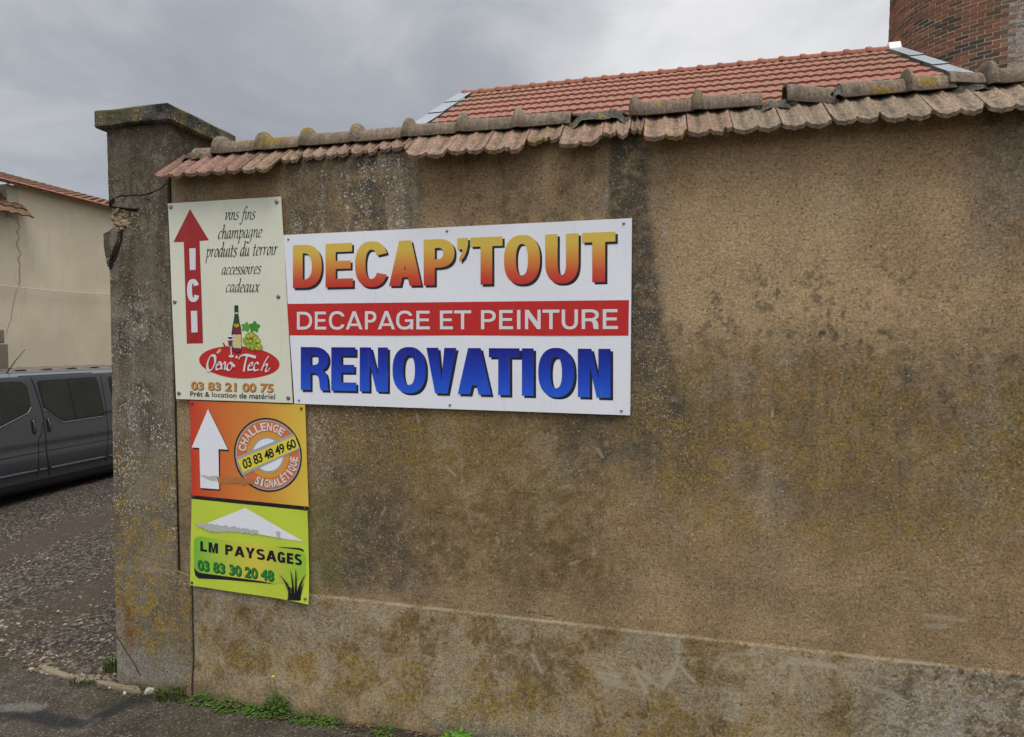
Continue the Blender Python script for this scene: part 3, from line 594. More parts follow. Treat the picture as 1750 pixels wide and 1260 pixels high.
# cap slab
bm = bmesh.new(); bmesh.ops.create_cube(bm, size=1)
cx0, cx1, cy0, cy1, cz0, cz1 = -.675, -.043, -.062, .62, 4.037, 4.155
for vv in bm.verts: vv.co = Vector((cx0+(vv.co.x+.5)*(cx1-cx0), cy0+(vv.co.y+.5)*(cy1-cy0), cz0+(vv.co.z+.5)*(cz1-cz0)))
bmesh.ops.bevel(bm, geom=bm.edges[:], offset=.008, segments=2, affect='EDGES')
bmesh.ops.subdivide_edges(bm, edges=[e for e in bm.edges if e.calc_length() > .05], cuts=22, use_grid_fill=True)
for vv in bm.verts:
    n = vv.co*18; vv.co += Vector((math.sin(n.x*1.3+n.z), math.sin(n.y*1.7+n.x), math.sin(n.z*2+n.x*.7+n.y)))*.0022
me = bpy.data.meshes.new('mesh'); bm.to_mesh(me); bm.free()
co = np.array([tuple(v.co) for v in me.vertices]); xx = co[:, 0]+co[:, 1]*.9; zz = co[:, 2]
z0 = np.zeros(len(co)); fz = fbm(xx*7, zz*9, 150); put_masks(me, (S(.35, .62, fz)*.95, .45+z0, S(.5, .6, fbm(xx*9, zz*9, 151))*.35, S(.58, .7, fbm(xx*6, zz*6, 153))*.5), (z0, S(.45, .6, fbm(xx*5, zz*8, 152))*.5, z0, z0))
obj('cap', me, M_cap, pillar, True)

# ------------------------------------------------------------------ lettering: heavy grotesque outlines
def arc(cx, cy, rx, ry, a0, a1, n=22, p=2.35):
    r = []
    for i in range(n+1):
        a = math.radians(a0+(a1-a0)*i/n); c, s_ = math.cos(a), math.sin(a)
        r.append((cx+rx*math.copysign(abs(c)**(2/p), c), cy+ry*math.copysign(abs(s_)**(2/p), s_)))
    return r
def glyph(ch, w, s, b):
    h = w/2
    if ch == 'I': return [[(0, 0), (w, 0), (w, 1), (0, 1)]]
    if ch == 'T': return [[(0, 1), (0, 1-b), (h-s/2, 1-b), (h-s/2, 0), (h+s/2, 0), (h+s/2, 1-b), (w, 1-b), (w, 1)]]
    if ch == 'E': return [[(0, 0), (w, 0), (w, b), (s, b), (s, .5-b*.42), (w*.92, .5-b*.42), (w*.92, .5+b*.52), (s, .5+b*.52), (s, 1-b), (w*.97, 1-b), (w*.97, 1), (0, 1)]]
    if ch == 'N': return [[(0, 0), (0, 1), (s*1.08, 1), (w-s*.95, .37), (w-s*.95, 1), (w, 1), (w, 0), (w-s*1.08, 0), (s*.95, .63), (s*.95, 0)]]
    if ch == 'V': return [[(0, 1), (s*1.08, 1), (h, .27), (w-s*1.08, 1), (w, 1), (h+s*.56, 0), (h-s*.56, 0)]]
    if ch == 'A':
        k = h-s*.56; q = s*1.08; y0, y1 = .19, .19+b*.85; xl = lambda y: y*k+q
        yt = (h-q)/k
        return [[(0, 0), (k, 1), (w-k, 1), (w, 0), (w-q, 0), (w-xl(y0), y0), (xl(y0), y0), (q, 0)], [(xl(y1), y1), (w-xl(y1), y1), (h, yt)]]
    if ch == 'O': return [arc(h, .5, h, .515, 0, 360, 40)[:-1], arc(h, .5, h-s, .5-b*.88, 0, 360, 40)[:-1]]
    if ch == 'D': rx = w*.62; return [[(0, 0)]+arc(w-rx, .5, rx, .5, -90, 90)+[(0, 1)], [(s, b)]+arc(w-rx, .5, rx-s, .5-b, -90, 90)+[(s, 1-b)]]
    if ch == 'C': return [arc(h, .5, h, .515, 24, 336, 36)+arc(h, .5, h-s, .5-b*.88, 328, 32, 36)]
    if ch == 'G': return [arc(h, .5, h, .515, 26, 312, 34)+[(w*.80, .0), (w, .0), (w, .54), (h*1.04, .54), (h*1.04, .54-b*.85), (w-s*1.02, .54-b*.85), (w-s*1.02, .30)]+arc(h, .5, h-s, .5-b*.88, 316, 34, 30)]
    if ch == 'P': rx = w*.55; return [[(0, 0), (s, 0), (s, .38)]+arc(w-rx, .69, rx, .31, -90, 90)+[(0, 1)], [(s, .38+b*.95)]+arc(w-rx, .69, rx-s, .31-b*.95, -90, 90)+[(s, 1-b)]]
    if ch == 'R':
        rx = w*.52
        return [[(0, 0), (s, 0), (s, .40), (w*.46, .40), (w*.60, .36), (w*.65, .26), (w*.68, .07), (w*.72, 0), (w*1.0, 0), (w*.97, .06), (w*.95, .28), (w*.90, .40), (w*.78, .47), (w*.90, .53)]+arc(w-rx-.01, .72, rx, .28, -32, 90)+[(0, 1)],
                [(s, .40+b*.9)]+arc(w-rx-.01, .70, rx-s, .30-b*.95, -90, 90)+[(s, 1-b)]]
    if ch == 'U': return [[(0, 1)]+arc(h, .42, h, .435, 180, 360)+[(w, 1), (w-s, 1)]+arc(h, .42, h-s, .435-b*.9, 360, 180)+[(s, 1)]]
    if ch == 'L': return [[(0, 0), (w, 0), (w, b), (s, b), (s, 1), (0, 1)]]
    if ch == 'M': return [[(0, 0), (s, 0), (s, .62), (h-s*.38, 0), (h+s*.38, 0), (w-s, .62), (w-s, 0), (w, 0), (w, 1), (w-s*1.25, 1), (h, .36), (s*1.25, 1), (0, 1)]]
    if ch == 'Y': return [[(h-s/2, 0), (h+s/2, 0), (h+s/2, .40), (w, 1), (w-s*1.15, 1), (h, .60), (s*1.15, 1), (0, 1), (h-s/2, .40)]]
    if ch == 'S':
        o_ = arc(h, .72, h*.95, .29, 25, 250, 16)+arc(h, .28, h-s*.9, .28-b*.9, 75, -160, 14)
        i_ = arc(h, .28, h, .29, 200, 430, 16); k_ = arc(h, .72, h*.95-s*.9, .29-b*.9, 255, 20, 14)
        return [o_[:17]+arc(h, .28, h-s*.9, .28-b*.82, 72, -150, 14)+arc(h, .28, h, .295, 208, 432, 18)+arc(h, .72, h*.95-s*.9, .28-b*.82, 252, 32, 14)]
    if ch == "'": return [[(0, 1), (w, 1), (w, .72), (w*.88, .45), (w*.62, .18), (w*.2, 0), (w*.2, .2), (w*.45, .38), (w*.5, .52), (0, .52)]]
def tess(loops):
    tri = tessellate_polygon([[Vector((x, y, 0)) for x, y in l] for l in loops]); pts = [p for l in loops for p in l]; return pts, tri
def flat_mesh(items, depth):
    """items: (loops already in wall x, z); thin printed film at y = depth"""
    mb = MB()
    for loops in items:
        pts, tri = tess(loops); mb.add([(x, depth, z) for x, z in pts], [tuple(q) for q in tri])
    me = mb.mesh(recalc=False); bm = bmesh.new(); bm.from_mesh(me)
    for f in bm.faces:
        if f.normal.y > 0: f.normal_flip()
    bm.to_mesh(me); bm.free(); return me
def quadmap(corners, y):
    """unit square -> the quad TL, TR, BR, BL given as measured photo points on plane y"""
    tl, tr, br, bl = [np.array(W(px, py, y)) for px, py in corners]
    return lambda u, v: tuple((bl*(1-u)+br*u)*(1-v)+(tl*(1-u)+tr*u)*v)
def put_glyph(ch, corners, y, s, b, asp=None):
    q = quadmap(corners, y); a = np.array(q(1, .5))-np.array(q(0, .5)); hgt = np.array(q(.5, 1))-np.array(q(.5, 0))
    w = np.hypot(*a)/np.hypot(*hgt); return [[q(x/w, z) for x, z in l] for l in glyph(ch, w, s, b)]
def font_loops(text, bold=0., sx=1., shear=0., spacing=1.):
    cu = bpy.data.curves.new('text', 'FONT'); cu.body = text; cu.offset = bold; cu.shear = shear; cu.space_character = spacing; cu.resolution_u = 4
    o_ = bpy.data.objects.new('text', cu); C.objects.link(o_); dg = bpy.context.evaluated_depsgraph_get()
    me = bpy.data.meshes.new_from_object(o_.evaluated_get(dg)); bpy.data.objects.remove(o_); bpy.data.curves.remove(cu)
    v = np.array([tuple(q.co) for q in me.vertices])[:, :2]; f = [tuple(p.vertices) for p in me.polygons]; bpy.data.meshes.remove(me); return v, f
def text_mesh(text, corners, y, bold=0., shear=0., spacing=1., off=(0, 0)):
    v, f = font_loops(text, bold, 1., shear, spacing); lo, hi = v.min(0), v.max(0); q = quadmap(corners, y)
    mb = MB(); mb.add([(lambda p: (p[0]+off[0], y, p[1]+off[1]))(q(*((p-lo)/(hi-lo)))) for p in v], f); return mb
def oriented(mb):
    me = mb.mesh(recalc=False); bm = bmesh.new(); bm.from_mesh(me); bmesh.ops.recalc_face_normals(bm, faces=bm.faces)
    for f in bm.faces:
        if f.normal.y > 0: f.normal_flip()
    bm.to_mesh(me); bm.free(); return me
def ribbon(mb, pts, nib, y, closed=False, smooth=4):
    """a pen stroke: pts in wall coords swept by a slanted nib vector (wall units) plus a hairline width"""
    p = [np.array(a, float) for a in pts]
    if smooth and len(p) > 2:
        r = []
        for i in range(len(p)-1):
            a, b, c, d_ = p[max(i-1, 0)], p[i], p[i+1], p[min(i+2, len(p)-1)]
            for j in range(smooth):
                u = j/smooth; r.append(.5*(2*b+(c-a)*u+(2*a-5*b+4*c-d_)*u*u+(3*b-a-3*c+d_)*u**3))
        p = r+[p[-1]]
    nib = np.array(nib, float); hair = np.hypot(*nib)*.32; L = []; R = []
    for i in range(len(p)):
        t_ = p[min(i+1, len(p)-1)]-p[max(i-1, 0)]; t_ = t_/(np.hypot(*t_)+1e-9); n = np.array((-t_[1], t_[0]))
        k = np.dot(nib, n); half = n*(math.copysign(max(abs(k), hair), k if k else 1))/2
        if np.dot(half, n) < 0: half = -half
        L.append(p[i]+half); R.append(p[i]-half)
    n = len(p); mb.add([(a[0], y-2.5e-5*k_, a[1]) for k_, a in enumerate(L)]+[(a[0], y-2.5e-5*k_, a[1]) for k_, a in enumerate(R)], [(i, i+1, n+i+1, n+i) for i in range(n-1)])
def disc(cx, cz, rx, rz, y, n=48): return [(cx+rx*math.cos(2*math.pi*i/n), cz+rz*math.sin(2*math.pi*i/n)) for i in range(n)]
def panel(name, corners, y, thick, m, parent, curl=0., n=1):
    """a sheet panel with thickness; corners are photo points, front face on plane y"""
    q = quadmap(corners, y); N = 14; v = []; 
    for i in range(N+1):
        for j in range(N+1):
            x, z = q(i/N, j/N); v.append((x, y-curl*(max(0, i/N-.7)/.3)**2*(max(0, .45-j/N)/.45)**1.5+.0012*math.sin(i*.9+j*.7), z))
    v = np.array(v); f = grid_faces(N+1, N+1); b = v.copy(); b[:, 1] += thick; k = len(v); idx = np.arange(k).reshape(N+1, N+1)
    loop = np.concatenate([idx[:-1, 0], idx[-1, :-1], idx[:0:-1, -1], idx[0, :0:-1]]); l2 = np.roll(loop, -1)
    me = arr_mesh(np.concatenate([v, b]), np.concatenate([f, f[:, ::-1]+k, np.stack([loop, loop+k, l2+k, l2], 1)]))
    return obj(name, me, m, parent)
def screws(parent, pts, y, r, m=None, name='screw'):
    for px, py in pts:
        x, z = W(px, py, y); mb = MB(); k = 14
        prof = [(1., 0.), (1., .003), (.8, .0055), (.4, .007), (.0, .0075)]
        vs_ = [(x+r*p*math.cos(6.2832*j/k), y-h_, z+r*p*math.sin(6.2832*j/k)) for p, h_ in prof[:-1] for j in range(k)]+[(x, y-prof[-1][1], z)]
        fs = [(i*k+j, i*k+(j+1) % k, (i+1)*k+(j+1) % k, (i+1)*k+j) for i in range(len(prof)-2) for j in range(k)]+[((len(prof)-2)*k+j, (len(prof)-2)*k+(j+1) % k, len(vs_)-1) for j in range(k)]
        obj(name, mb.add(vs_, fs).mesh(), m or M_steel, parent, True)

def print_mat(name, col, rough=.42, grad=None, axis=2):
    """printed film; grad: [(coordinate in m, colour)...] along x (0) or z (2)"""
    m, t = mat(name); P = t.coord(); n = t.noise(P, 14., 5.); n2 = t.noise(t.scale(P, (26., 26., 2.5)), 1.4, 5., .6)
    if grad:
        sx = t.n('ShaderNodeSeparateXYZ'); t.put(sx.inputs[0], P); lo, hi = grad[0][0], grad[-1][0]
        v = t.m('DIVIDE', t.m('SUBTRACT', sx.outputs[axis], lo), hi-lo, clamp=True)
        c = t.ramp(v, [((g[0]-lo)/(hi-lo), g[1]) for g in grad])
    else: c = t.mix(0., col, col)
    c = t.mix(t.m('MULTIPLY', t.step(n2, .55, .8), .16), c, (.30, .27, .21, 1))        # faint dirt runs
    c = t.mix(t.m('MULTIPLY', t.step(n, .55, .8), .06), c, (.35, .33, .28, 1))
    t.out(c, t.m('ADD', rough-.05, t.m('MULTIPLY', n, .15)), spec=.35); return m
P_white = print_mat('sign white', (.86, .86, .90, 1)); P_cream = print_mat('sign cream', (.77, .76, .60, 1))
P_red = print_mat('sign red', (.56, .022, .018, 1)); P_dred = print_mat('sign dark red', (.38, .018, .018, 1)); P_black = print_mat('sign black', (.012, .012, .016, 1))
P_letw = print_mat('letter white', (.76, .74, .74, 1))

# ------------------------------------------------------------------ big white sign
sg = empty('company_sign', 'large white rectangular sign with orange, white-on-red and blue lines of lettering', 'sign', (1.95, -.02, 2.1))
Y0 = -.024
panel('panel', [(484, 402), (1080, 373), (1077, 710), (503, 690)], Y0, .004, P_white, sg)
Zx = lambda zx: 470+zx/2.778
Zy = lambda zy: 360+zy/2.778
def line_items(text, ext, ytop, ybot, s, b, y, dx=0., dz=0.):
    r = []
    for ch, (a, e) in zip(text, ext):
        T_ = lambda x: Zy(ytop(x)); B_ = lambda x: Zy(ybot(x))
        if ch == "'": B_ = lambda x: Zy(ytop(x)+112)
        lo = put_glyph(ch, [(Zx(a), T_(a)), (Zx(e), T_(e)), (Zx(e), B_(e)), (Zx(a), B_(a))], y, s, b) if ch != "'" else put_glyph(ch, [(Zx(a), T_(a)), (Zx(e), T_(e)), (Zx(e), B_(e)), (Zx(a), B_(a))], y, s, b)
        r.append([[(x+dx, z+dz) for x, z in l] for l in lo])
    return r
e1 = [(85, 222), (240, 370), (380, 537), (541, 695), (706, 852), (866, 916), (928, 1080), (1087, 1258), (1283, 1441), (1458, 1616)]
t1 = lambda x: 165-(x-85)*.0425; b1_ = lambda x: 368-(x-85)*.0196
P_or = print_mat('orange gradient', None, grad=[(2.87, (.58, .030, .022, 1)), (2.93, (.62, .085, .03, 1)), (3.01, (.70, .26, .045, 1)), (3.10, (.72, .50, .075, 1))])
obj('letter_shadow', flat_mesh(line_items("DECAP'TOUT", e1, t1, b1_, .258, .195, Y0-.0012, .014, -.014), Y0-.0012), P_black, sg)
obj('lettering', flat_mesh(line_items("DECAP'TOUT", e1, t1, b1_, .258, .195, Y0-.002), Y0-.002), P_or, sg)
bq = [(490.5, 519.5), (1075, 513), (1074, 574), (493, 573.5)]
q = quadmap(bq, Y0-.0012); obj('red_band', flat_mesh([[[q(0, 0), q(1, 0), q(1, 1), q(0, 1)]]], Y0-.0012), P_red, sg)
e2 = [(104, 176), (189, 243), (256, 333), (336, 416), (427, 481), (488, 570), (575, 656), (671, 735), (783, 844), (850, 931), (978, 1048), (1064, 1130), (1149, 1165), (1187, 1261), (1270, 1350), (1361, 1438), (1456, 1538), (1556, 1628)]
t2 = lambda x: 481-(x-100)*.0085; b2_ = lambda x: 565-(x-100)*.0016
obj('lettering', flat_mesh(line_items("DECAPAGEETPEINTURE", e2, t2, b2_, .175, .155, Y0-.002), Y0-.002), P_letw, sg)
e3 = [(122, 256), (267, 386), (402, 536), (558, 716), (719, 861), (868, 1026), (1015, 1161), (1172, 1228), (1250, 1421), (1438, 1593)]
t3 = lambda x: 648+(x-140)*.006; b3_ = lambda x: 851+(x-140)*.0265
P_bl = print_mat('blue gradient', None, grad=[(2.19, (.020, .115, .70, 1)), (2.32, (.010, .055, .50, 1)), (2.48, (.005, .010, .24, 1))])
obj('letter_shadow', flat_mesh(line_items("RENOVATION", e3, t3, b3_, .258, .195, Y0-.0012, .015, -.014), Y0-.0012), P_black, sg)
obj('lettering', flat_mesh(line_items("RENOVATION", e3, t3, b3_, .258, .195, Y0-.002), Y0-.002), P_bl, sg)
screws(sg, [(493, 409), (764, 395), (1066, 382), (511, 684), (769, 692), (1062, 702)], Y0, .008)

# ------------------------------------------------------------------ cream wine-shop sign
sw = empty('shop_sign', 'cream upright sign with a red up arrow, italic lines and an oval red logo', 'sign', (.38, -.03, 2.11))
Y1 = -.030
panel('panel', [(287, 348), (480, 336), (500, 689), (301, 682)], Y1, .004, P_cream, sw)
A3 = lambda zx, zy: (270+zx/3.315, 320+zy/3.315)
def poly3(pts, y): return [[W(*A3(*p), y) for p in pts]]
ar = obj('arrow', flat_mesh([poly3([(88, 310), (181, 124), (288, 301), (236, 306), (255, 885), (163, 888), (146, 310)], Y1-.0012)], Y1-.0012), P_dred, sw)
ic = []
for ch, c4 in (('I', [(177, 347), (213, 346), (213, 468), (181, 470)]), ('C', [(163, 524), (232, 521), (236, 648), (166, 650)]), ('I', [(186, 702), (221, 700), (225, 822), (190, 824)])):
    ic.append(put_glyph(ch, [A3(*p) for p in c4], Y1-.002, .27, .2))
obj('lettering', flat_mesh(ic, Y1-.002), P_letw, ar)
# italic chancery hand, letters as pen strokes on a unit x-height
HAND = {'v': (.58, [[(.0, .88), (.09, 1), (.15, .85), (.14, .02)], [(.14, .02), (.42, .45), (.50, .85), (.40, 1.)]]),
 'i': (.34, [[(.0, .85), (.10, 1), (.10, .2), (.16, .0), (.28, .14)], [(.12, 1.36), (.18, 1.44)]]),
 'n': (.66, [[(.0, .85), (.09, 1), (.09, .0)], [(.09, .55), (.25, .92), (.38, .98), (.43, .8), (.43, .18), (.49, .0), (.60, .14)]]),
 's': (.46, [[(.40, .92), (.22, 1.), (.08, .82), (.16, .60), (.32, .42), (.34, .16), (.18, 0), (.0, .08)]]),
 'f': (.44, [[(.58, 1.62), (.42, 1.72), (.28, 1.45), (.2, .8), (.14, -.2), (.02, -.62), (-.16, -.52)], [(.02, .95), (.42, .98)]]),
 'c': (.48, [[(.42, .88), (.26, 1), (.08, .72), (.04, .28), (.15, .0), (.38, .14)]]),
 'h': (.66, [[(.02, 1.62), (.12, 1.72), (.09, .0)], [(.09, .55), (.25, .92), (.38, .98), (.43, .8), (.43, .18), (.49, .0), (.60, .14)]]),
 'a': (.62, [[(.42, .95), (.20, .98), (.05, .6), (.06, .15), (.16, .02), (.40, .5)], [(.43, 1.), (.41, .2), (.46, .0), (.56, .14)]]),
 'm': (.98, [[(.0, .85), (.09, 1), (.09, .0)], [(.09, .55), (.25, .92), (.38, .98), (.42, .8), (.42, .0)], [(.42, .55), (.58, .92), (.71, .98), (.76, .8), (.76, .18), (.82, .0), (.92, .14)]]),
 'p': (.62, [[(.0, .85), (.10, 1), (.09, -.75)], [(.09, .55), (.28, .95), (.44, .92), (.50, .5), (.36, .08), (.12, .04)]]),
 'g': (.60, [[(.42, .95), (.20, .98), (.05, .6), (.06, .15), (.16, .02), (.40, .5)], [(.43, 1.), (.41, -.2), (.30, -.60), (.08, -.66), (-.06, -.52)]]),
 'e': (.50, [[(.06, .45), (.34, .62), (.38, .88), (.24, 1), (.08, .72), (.04, .28), (.15, .0), (.38, .14)]]),
 'r': (.46, [[(.0, .85), (.09, 1), (.09, .0)], [(.09, .55), (.24, .92), (.42, .96)]]),
 'o': (.56, [[(.28, 1), (.10, .80), (.04, .35), (.14, .03), (.30, .10), (.44, .52), (.42, .88), (.26, 1.), (.36, .9)]]),
 'd': (.62, [[(.42, .95), (.20, .98), (.05, .6), (.06, .15), (.16, .02), (.40, .5)], [(.36, 1.70), (.46, 1.74), (.41, .2), (.46, .0), (.56, .14)]]),
 'u': (.66, [[(.0, .85), (.09, 1), (.07, .25), (.16, .02), (.30, .12), (.43, .5)], [(.45, 1), (.43, .18), (.49, .0), (.60, .14)]]),
 't': (.40, [[(.14, 1.40), (.10, .2), (.17, .0), (.30, .14)], [(-.02, .98), (.32, 1.)]]),
 'x': (.60, [[(.0, .9), (.12, 1), (.24, .55), (.38, .02), (.52, .1)], [(.50, .95), (.36, .9), (.12, .08), (.0, .05)]]), ' ': (.42, [])}
def hand(text, x0, x1, py0, py1, xh, mb, y, nibw=.17, slant=.20):
    """text between photo points (x0,py0) and (x1,py1) of the baseline; xh = x-height in photo px"""
    tot = sum(HAND[c][0] for c in text); L = np.array(W(x0, py0, y)); R = np.array(W(x1, py1, y)); up_ = np.array(W(x0, py0-xh, y))-L
    ux = (R-L)/tot; cur = 0; k = 0
    for c in text:
        for st in HAND[c][1]:
            pts = [L+ux*(cur+px+slant*pz*.8)+up_*pz for px, pz in st]; hgt = np.hypot(*up_)
            ribbon(mb, pts, np.array((.80, .60))*hgt*nibw, y-.0006*(k % 2)); k += 1
        cur += HAND[c][0]
B6 = lambda zx, zy: (340+zx/7., 340+zy/7.)
for tx, (ax, ay), (bx, by), xh in (('vins fins', (305, 252), (668, 243), 88), ('champagne', (225, 478), (752, 458), 92), ('produits du terroir', (85, 700), (935, 668), 96), ('accessoires', (268, 906), (738, 892), 84), ('cadeaux', (318, 1116), (722, 1112), 88)):
    (x0, y0), (x1, y1) = B6(ax, ay), B6(bx, by); mb = MB(); hand(tx, x0, x1, y0, y1, xh/7., mb, Y1-.0014); obj('lettering', oriented(mb), P_black, sw)
# oval logo with bottle, glass, corkscrew and grapes
L5 = lambda zx, zy: (330+zx/7., 510+zy/7.)
def poly5(pts, y): return [[W(*L5(*p), y) for p in pts]]
def ell5(cx, cy, rx, ry, rot=0., n=44):
    r = []
    for i in range(n):
        a = 6.2832*i/n; u, v = rx*math.cos(a), ry*math.sin(a); r.append((cx+u*math.cos(rot)-v*math.sin(rot), cy+u*math.sin(rot)+v*math.cos(rot)))
    return r
lg = obj('logo', flat_mesh([poly5(ell5(552, 764, 482, 192, .065), Y1-.0014)], Y1-.0014), P_red, sw)
def pr(name, polys, lay, m): return obj(name, flat_mesh([poly5(p, Y1-lay) for p in polys], Y1-lay), m, lg)
P_green = print_mat('bottle green', (.010, .075, .025, 1)); P_leaf = print_mat('leaf green', (.10, .36, .035, 1)); P_leaf2 = print_mat('leaf dark green', (.05, .27, .02, 1))
P_grape = print_mat('grape yellow', (.52, .55, .05, 1)); P_grape2 = print_mat('grape lime', (.38, .50, .04, 1)); P_wine = print_mat('wine red', (.22, .015, .05, 1)); P_lab = print_mat('label cream', (.66, .58, .26, 1)); P_or2 = print_mat('label orange', (.62, .30, .04, 1)); P_glass = print_mat('glass white', (.72, .78, .86, 1))
bot = [(492, 100), (500, 84), (530, 82), (541, 98), (541, 190), (556, 290), (572, 350), (580, 440), (582, 620), (560, 655), (520, 662), (480, 640), (462, 600), (458, 440), (470, 340), (488, 250), (496, 190)]
pr('bottle', [bot], .0022, P_black)
inn = [(500, 110), (535, 110), (535, 190), (548, 290), (560, 345), (572, 420), (470, 420), (478, 345), (496, 250), (502, 190)]
pr('bottle_glass', [inn], .0026, P_green)
pr('body_label', [[(472, 432), (574, 432), (576, 600), (474, 590)]], .0030, P_lab); pr('neck_band', [[(502, 168), (535, 168), (536, 188), (503, 188)]], .0030, P_lab)
pr('shoulder_label', [[(476, 365), (568, 365), (576, 410), (520, 440), (470, 410)]], .0034, P_wine); pr('base_band', [[(470, 596), (576, 606), (572, 632), (520, 650), (480, 628)]], .0034, P_wine)
pr('neck_label', [[(486, 306), (552, 306), (548, 340), (518, 352), (490, 336)]], .0038, P_or2)
pr('glass', [ell5(445, 462, 32, 26), [(412, 465), (478, 465), (474, 540), (460, 590), (436, 590), (418, 540)], [(448, 590), (458, 590), (464, 680), (450, 680)], ell5(457, 692, 30, 16)], .0042, P_glass)
pr('wine', [[(418, 502), (474, 502), (470, 545), (456, 584), (438, 584), (421, 545)]], .0046, P_wine)
pr('corkscrew', [[(350, 530), (366, 530), (392, 580), (420, 600), (410, 614), (384, 600), (372, 576)]], .0022, P_dred)
pr('corkscrew', [[(276, 650), (320, 600), (336, 628), (296, 664)]], .0022, P_lab)
lf = lambda cx, cy, r, a0: [(cx+r*(1+.22*math.cos(5*(6.2832*i/40)+a0))*math.cos(6.2832*i/40), cy+r*(1+.22*math.cos(5*(6.2832*i/40)+a0))*math.sin(6.2832*i/40)) for i in range(40)]
pr('leaf', [lf(632, 345, 52, .5)], .0022, P_leaf); pr('leaf', [lf(733, 340, 58, 1.2)], .0026, P_leaf2)
rg = random.Random(4); gp = []; gp2 = []
for i in range(26):
    u = rg.random(); x = 690+u*100+rg.uniform(-58, 45)*(1-.3*u); yv = 430+u*165+rg.uniform(-22, 22); gp.append(ell5(x, yv, 27, 26, n=14))
for i in range(20):
    u = rg.random(); x = 650+u*70+rg.uniform(-40, 40); yv = 505+u*110+rg.uniform(-24, 24); gp2.append(ell5(x, yv, 24, 23, n=14))
mbk = MB()
for grp, mm, lay0 in ((gp, P_grape, .0030), (gp2, P_grape2, .0046)):
    for nm, gm, grow, dl in (('grapes', P_black, 4, 0.), ('grapes', mm, 0, .00003)):
        mb = MB()
        for i, e in enumerate(grp):
            cx, cy = sum(p[0] for p in e)/len(e), sum(p[1] for p in e)/len(e)
            e = [(cx+(px-cx)*(1+grow/27.), cy+(py-cy)*(1+grow/27.)) for px, py in e]; yy = Y1-lay0-.00006*i-dl
            pts = [W(*L5(*p), yy) for p in e]; mb.add([(x, yy, z) for x, z in pts], [tuple(range(len(pts)))])
        obj(nm, oriented(mb), gm, lg)
# brush script on the oval
BR = [[(262, 690), (210, 690), (172, 780), (180, 858), (225, 850), (262, 770), (262, 700), (240, 688)],
      [(275, 800), (320, 790), (318, 760), (285, 790), (280, 850), (330, 838)], [(335, 770), (340, 850)], [(340, 820), (370, 768), (385, 780), (378, 848), (400, 835)],
      [(440, 768), (410, 800), (412, 855), (450, 850), (470, 790), (445, 770), (500, 815)], [(516, 690), (522, 716)],
      [(545, 730), (570, 690), (640, 678), (752, 706)], [(645, 690), (620, 790), (606, 875)],
      [(655, 815), (705, 800), (705, 770), (672, 790), (662, 855), (720, 850)], [(785, 785), (755, 770), (732, 810), (735, 862), (790, 850)],
      [(905, 690), (860, 760), (815, 868)], [(835, 820), (880, 785), (885, 810), (868, 865), (890, 870), (922, 830)]]
mb = MB()
for i, st in enumerate(BR):
    yy = Y1-.0054-.0006*(i % 3); big = 36 if i in (0, 6, 7, 10) else 27
    pts = [np.array(W(*L5(*p), yy)) for p in st]; a = np.array(W(*L5(500, 760), yy)); b = np.array(W(*L5(500+big*.75, 760-big*.75), yy)); ribbon(mb, pts, b-a, yy)
obj('lettering', oriented(mb), P_letw, lg)
P_ph = print_mat('phone orange', (.56, .25, .06, 1)); P_phs = print_mat('phone shadow', (.20, .06, .03, 1))
pc = [(326.5, 652), (467.5, 656), (467, 671.5), (326.5, 666.5)]
obj('letter_shadow', oriented(text_mesh('03 83 21 00 75', pc, Y1-.0012, .034, off=(.004, -.004))), P_phs, sw)
obj('lettering', oriented(text_mesh('03 83 21 00 75', pc, Y1-.002, .026)), P_ph, sw)
obj('lettering', oriented(text_mesh('Prêt & location de matériel', [(325, 669), (470.5, 673.5), (470, 683), (325, 677.5)], Y1-.0014, .012)), P_black, sw)
screws(sw, [(292, 354), (473, 345), (299, 516), (476, 507), (306, 672), (493, 680)], Y1, .015)

# ------------------------------------------------------------------ orange and lime signs
so_ = empty('arrow_sign', 'orange-to-yellow sign with a white up arrow and a round striped badge', 'sign', (.5, -.026, 1.42))
Y2 = -.026
P_og = print_mat('orange red gradient', None, grad=[(.04, (.62, .045, .025, 1)), (.30, (.68, .16, .035, 1)), (.60, (.72, .28, .045, 1)), (.96, (.78, .55, .07, 1))], axis=0)
panel('panel', [(324.5, 685), (521, 692), (527, 868), (327.5, 848)], Y2, .004, P_og, so_)
q = quadmap([(327, 846.5), (526.8, 866), (526.6, 871.5), (327.5, 852)], Y2-.0012); obj('black_strip', flat_mesh([[[q(0, 0), q(1, 0), q(1, 1), q(0, 1)]]], Y2-.0012), P_black, so_)
A4 = lambda zx, zy: (300+zx/3.315, 670+zy/3.315)
def poly4(pts, y): return [[W(*A4(*p), y) for p in pts]]
aw = [(92, 314), (184, 97), (297, 327), (243, 324), (247, 552), (141, 544), (135, 318)]
obj('arrow_shadow', flat_mesh([[[(x+.010, z-.010) for x, z in poly4(aw, Y2-.0012)[0]]]], Y2-.0012), P_black, so_)
ar = obj('arrow', flat_mesh([poly4(aw, Y2-.002)], Y2-.002), P_white, so_)
m_sm, t = mat('smeared grey residue'); P = t.coord(); n = t.noise(P, 60., 5., .7); t.out(t.mix(n, (.28, .22, .16, 1), (.50, .44, .36, 1)), .8); 
def rag(pts, seed, j):
    r_ = random.Random(seed); out = []
    for (ax, ay), (bx, by) in zip(pts, pts[1:]+pts[:1]):
        for k in range(14): u = k/14; out.append((ax+(bx-ax)*u, ay+(by-ay)*u+r_.uniform(-j, j)))
    return out
P_sm = print_mat('tape smear', (.46, .19, .06, 1)); P_sm2 = print_mat('grey smear', (.50, .52, .47, 1))
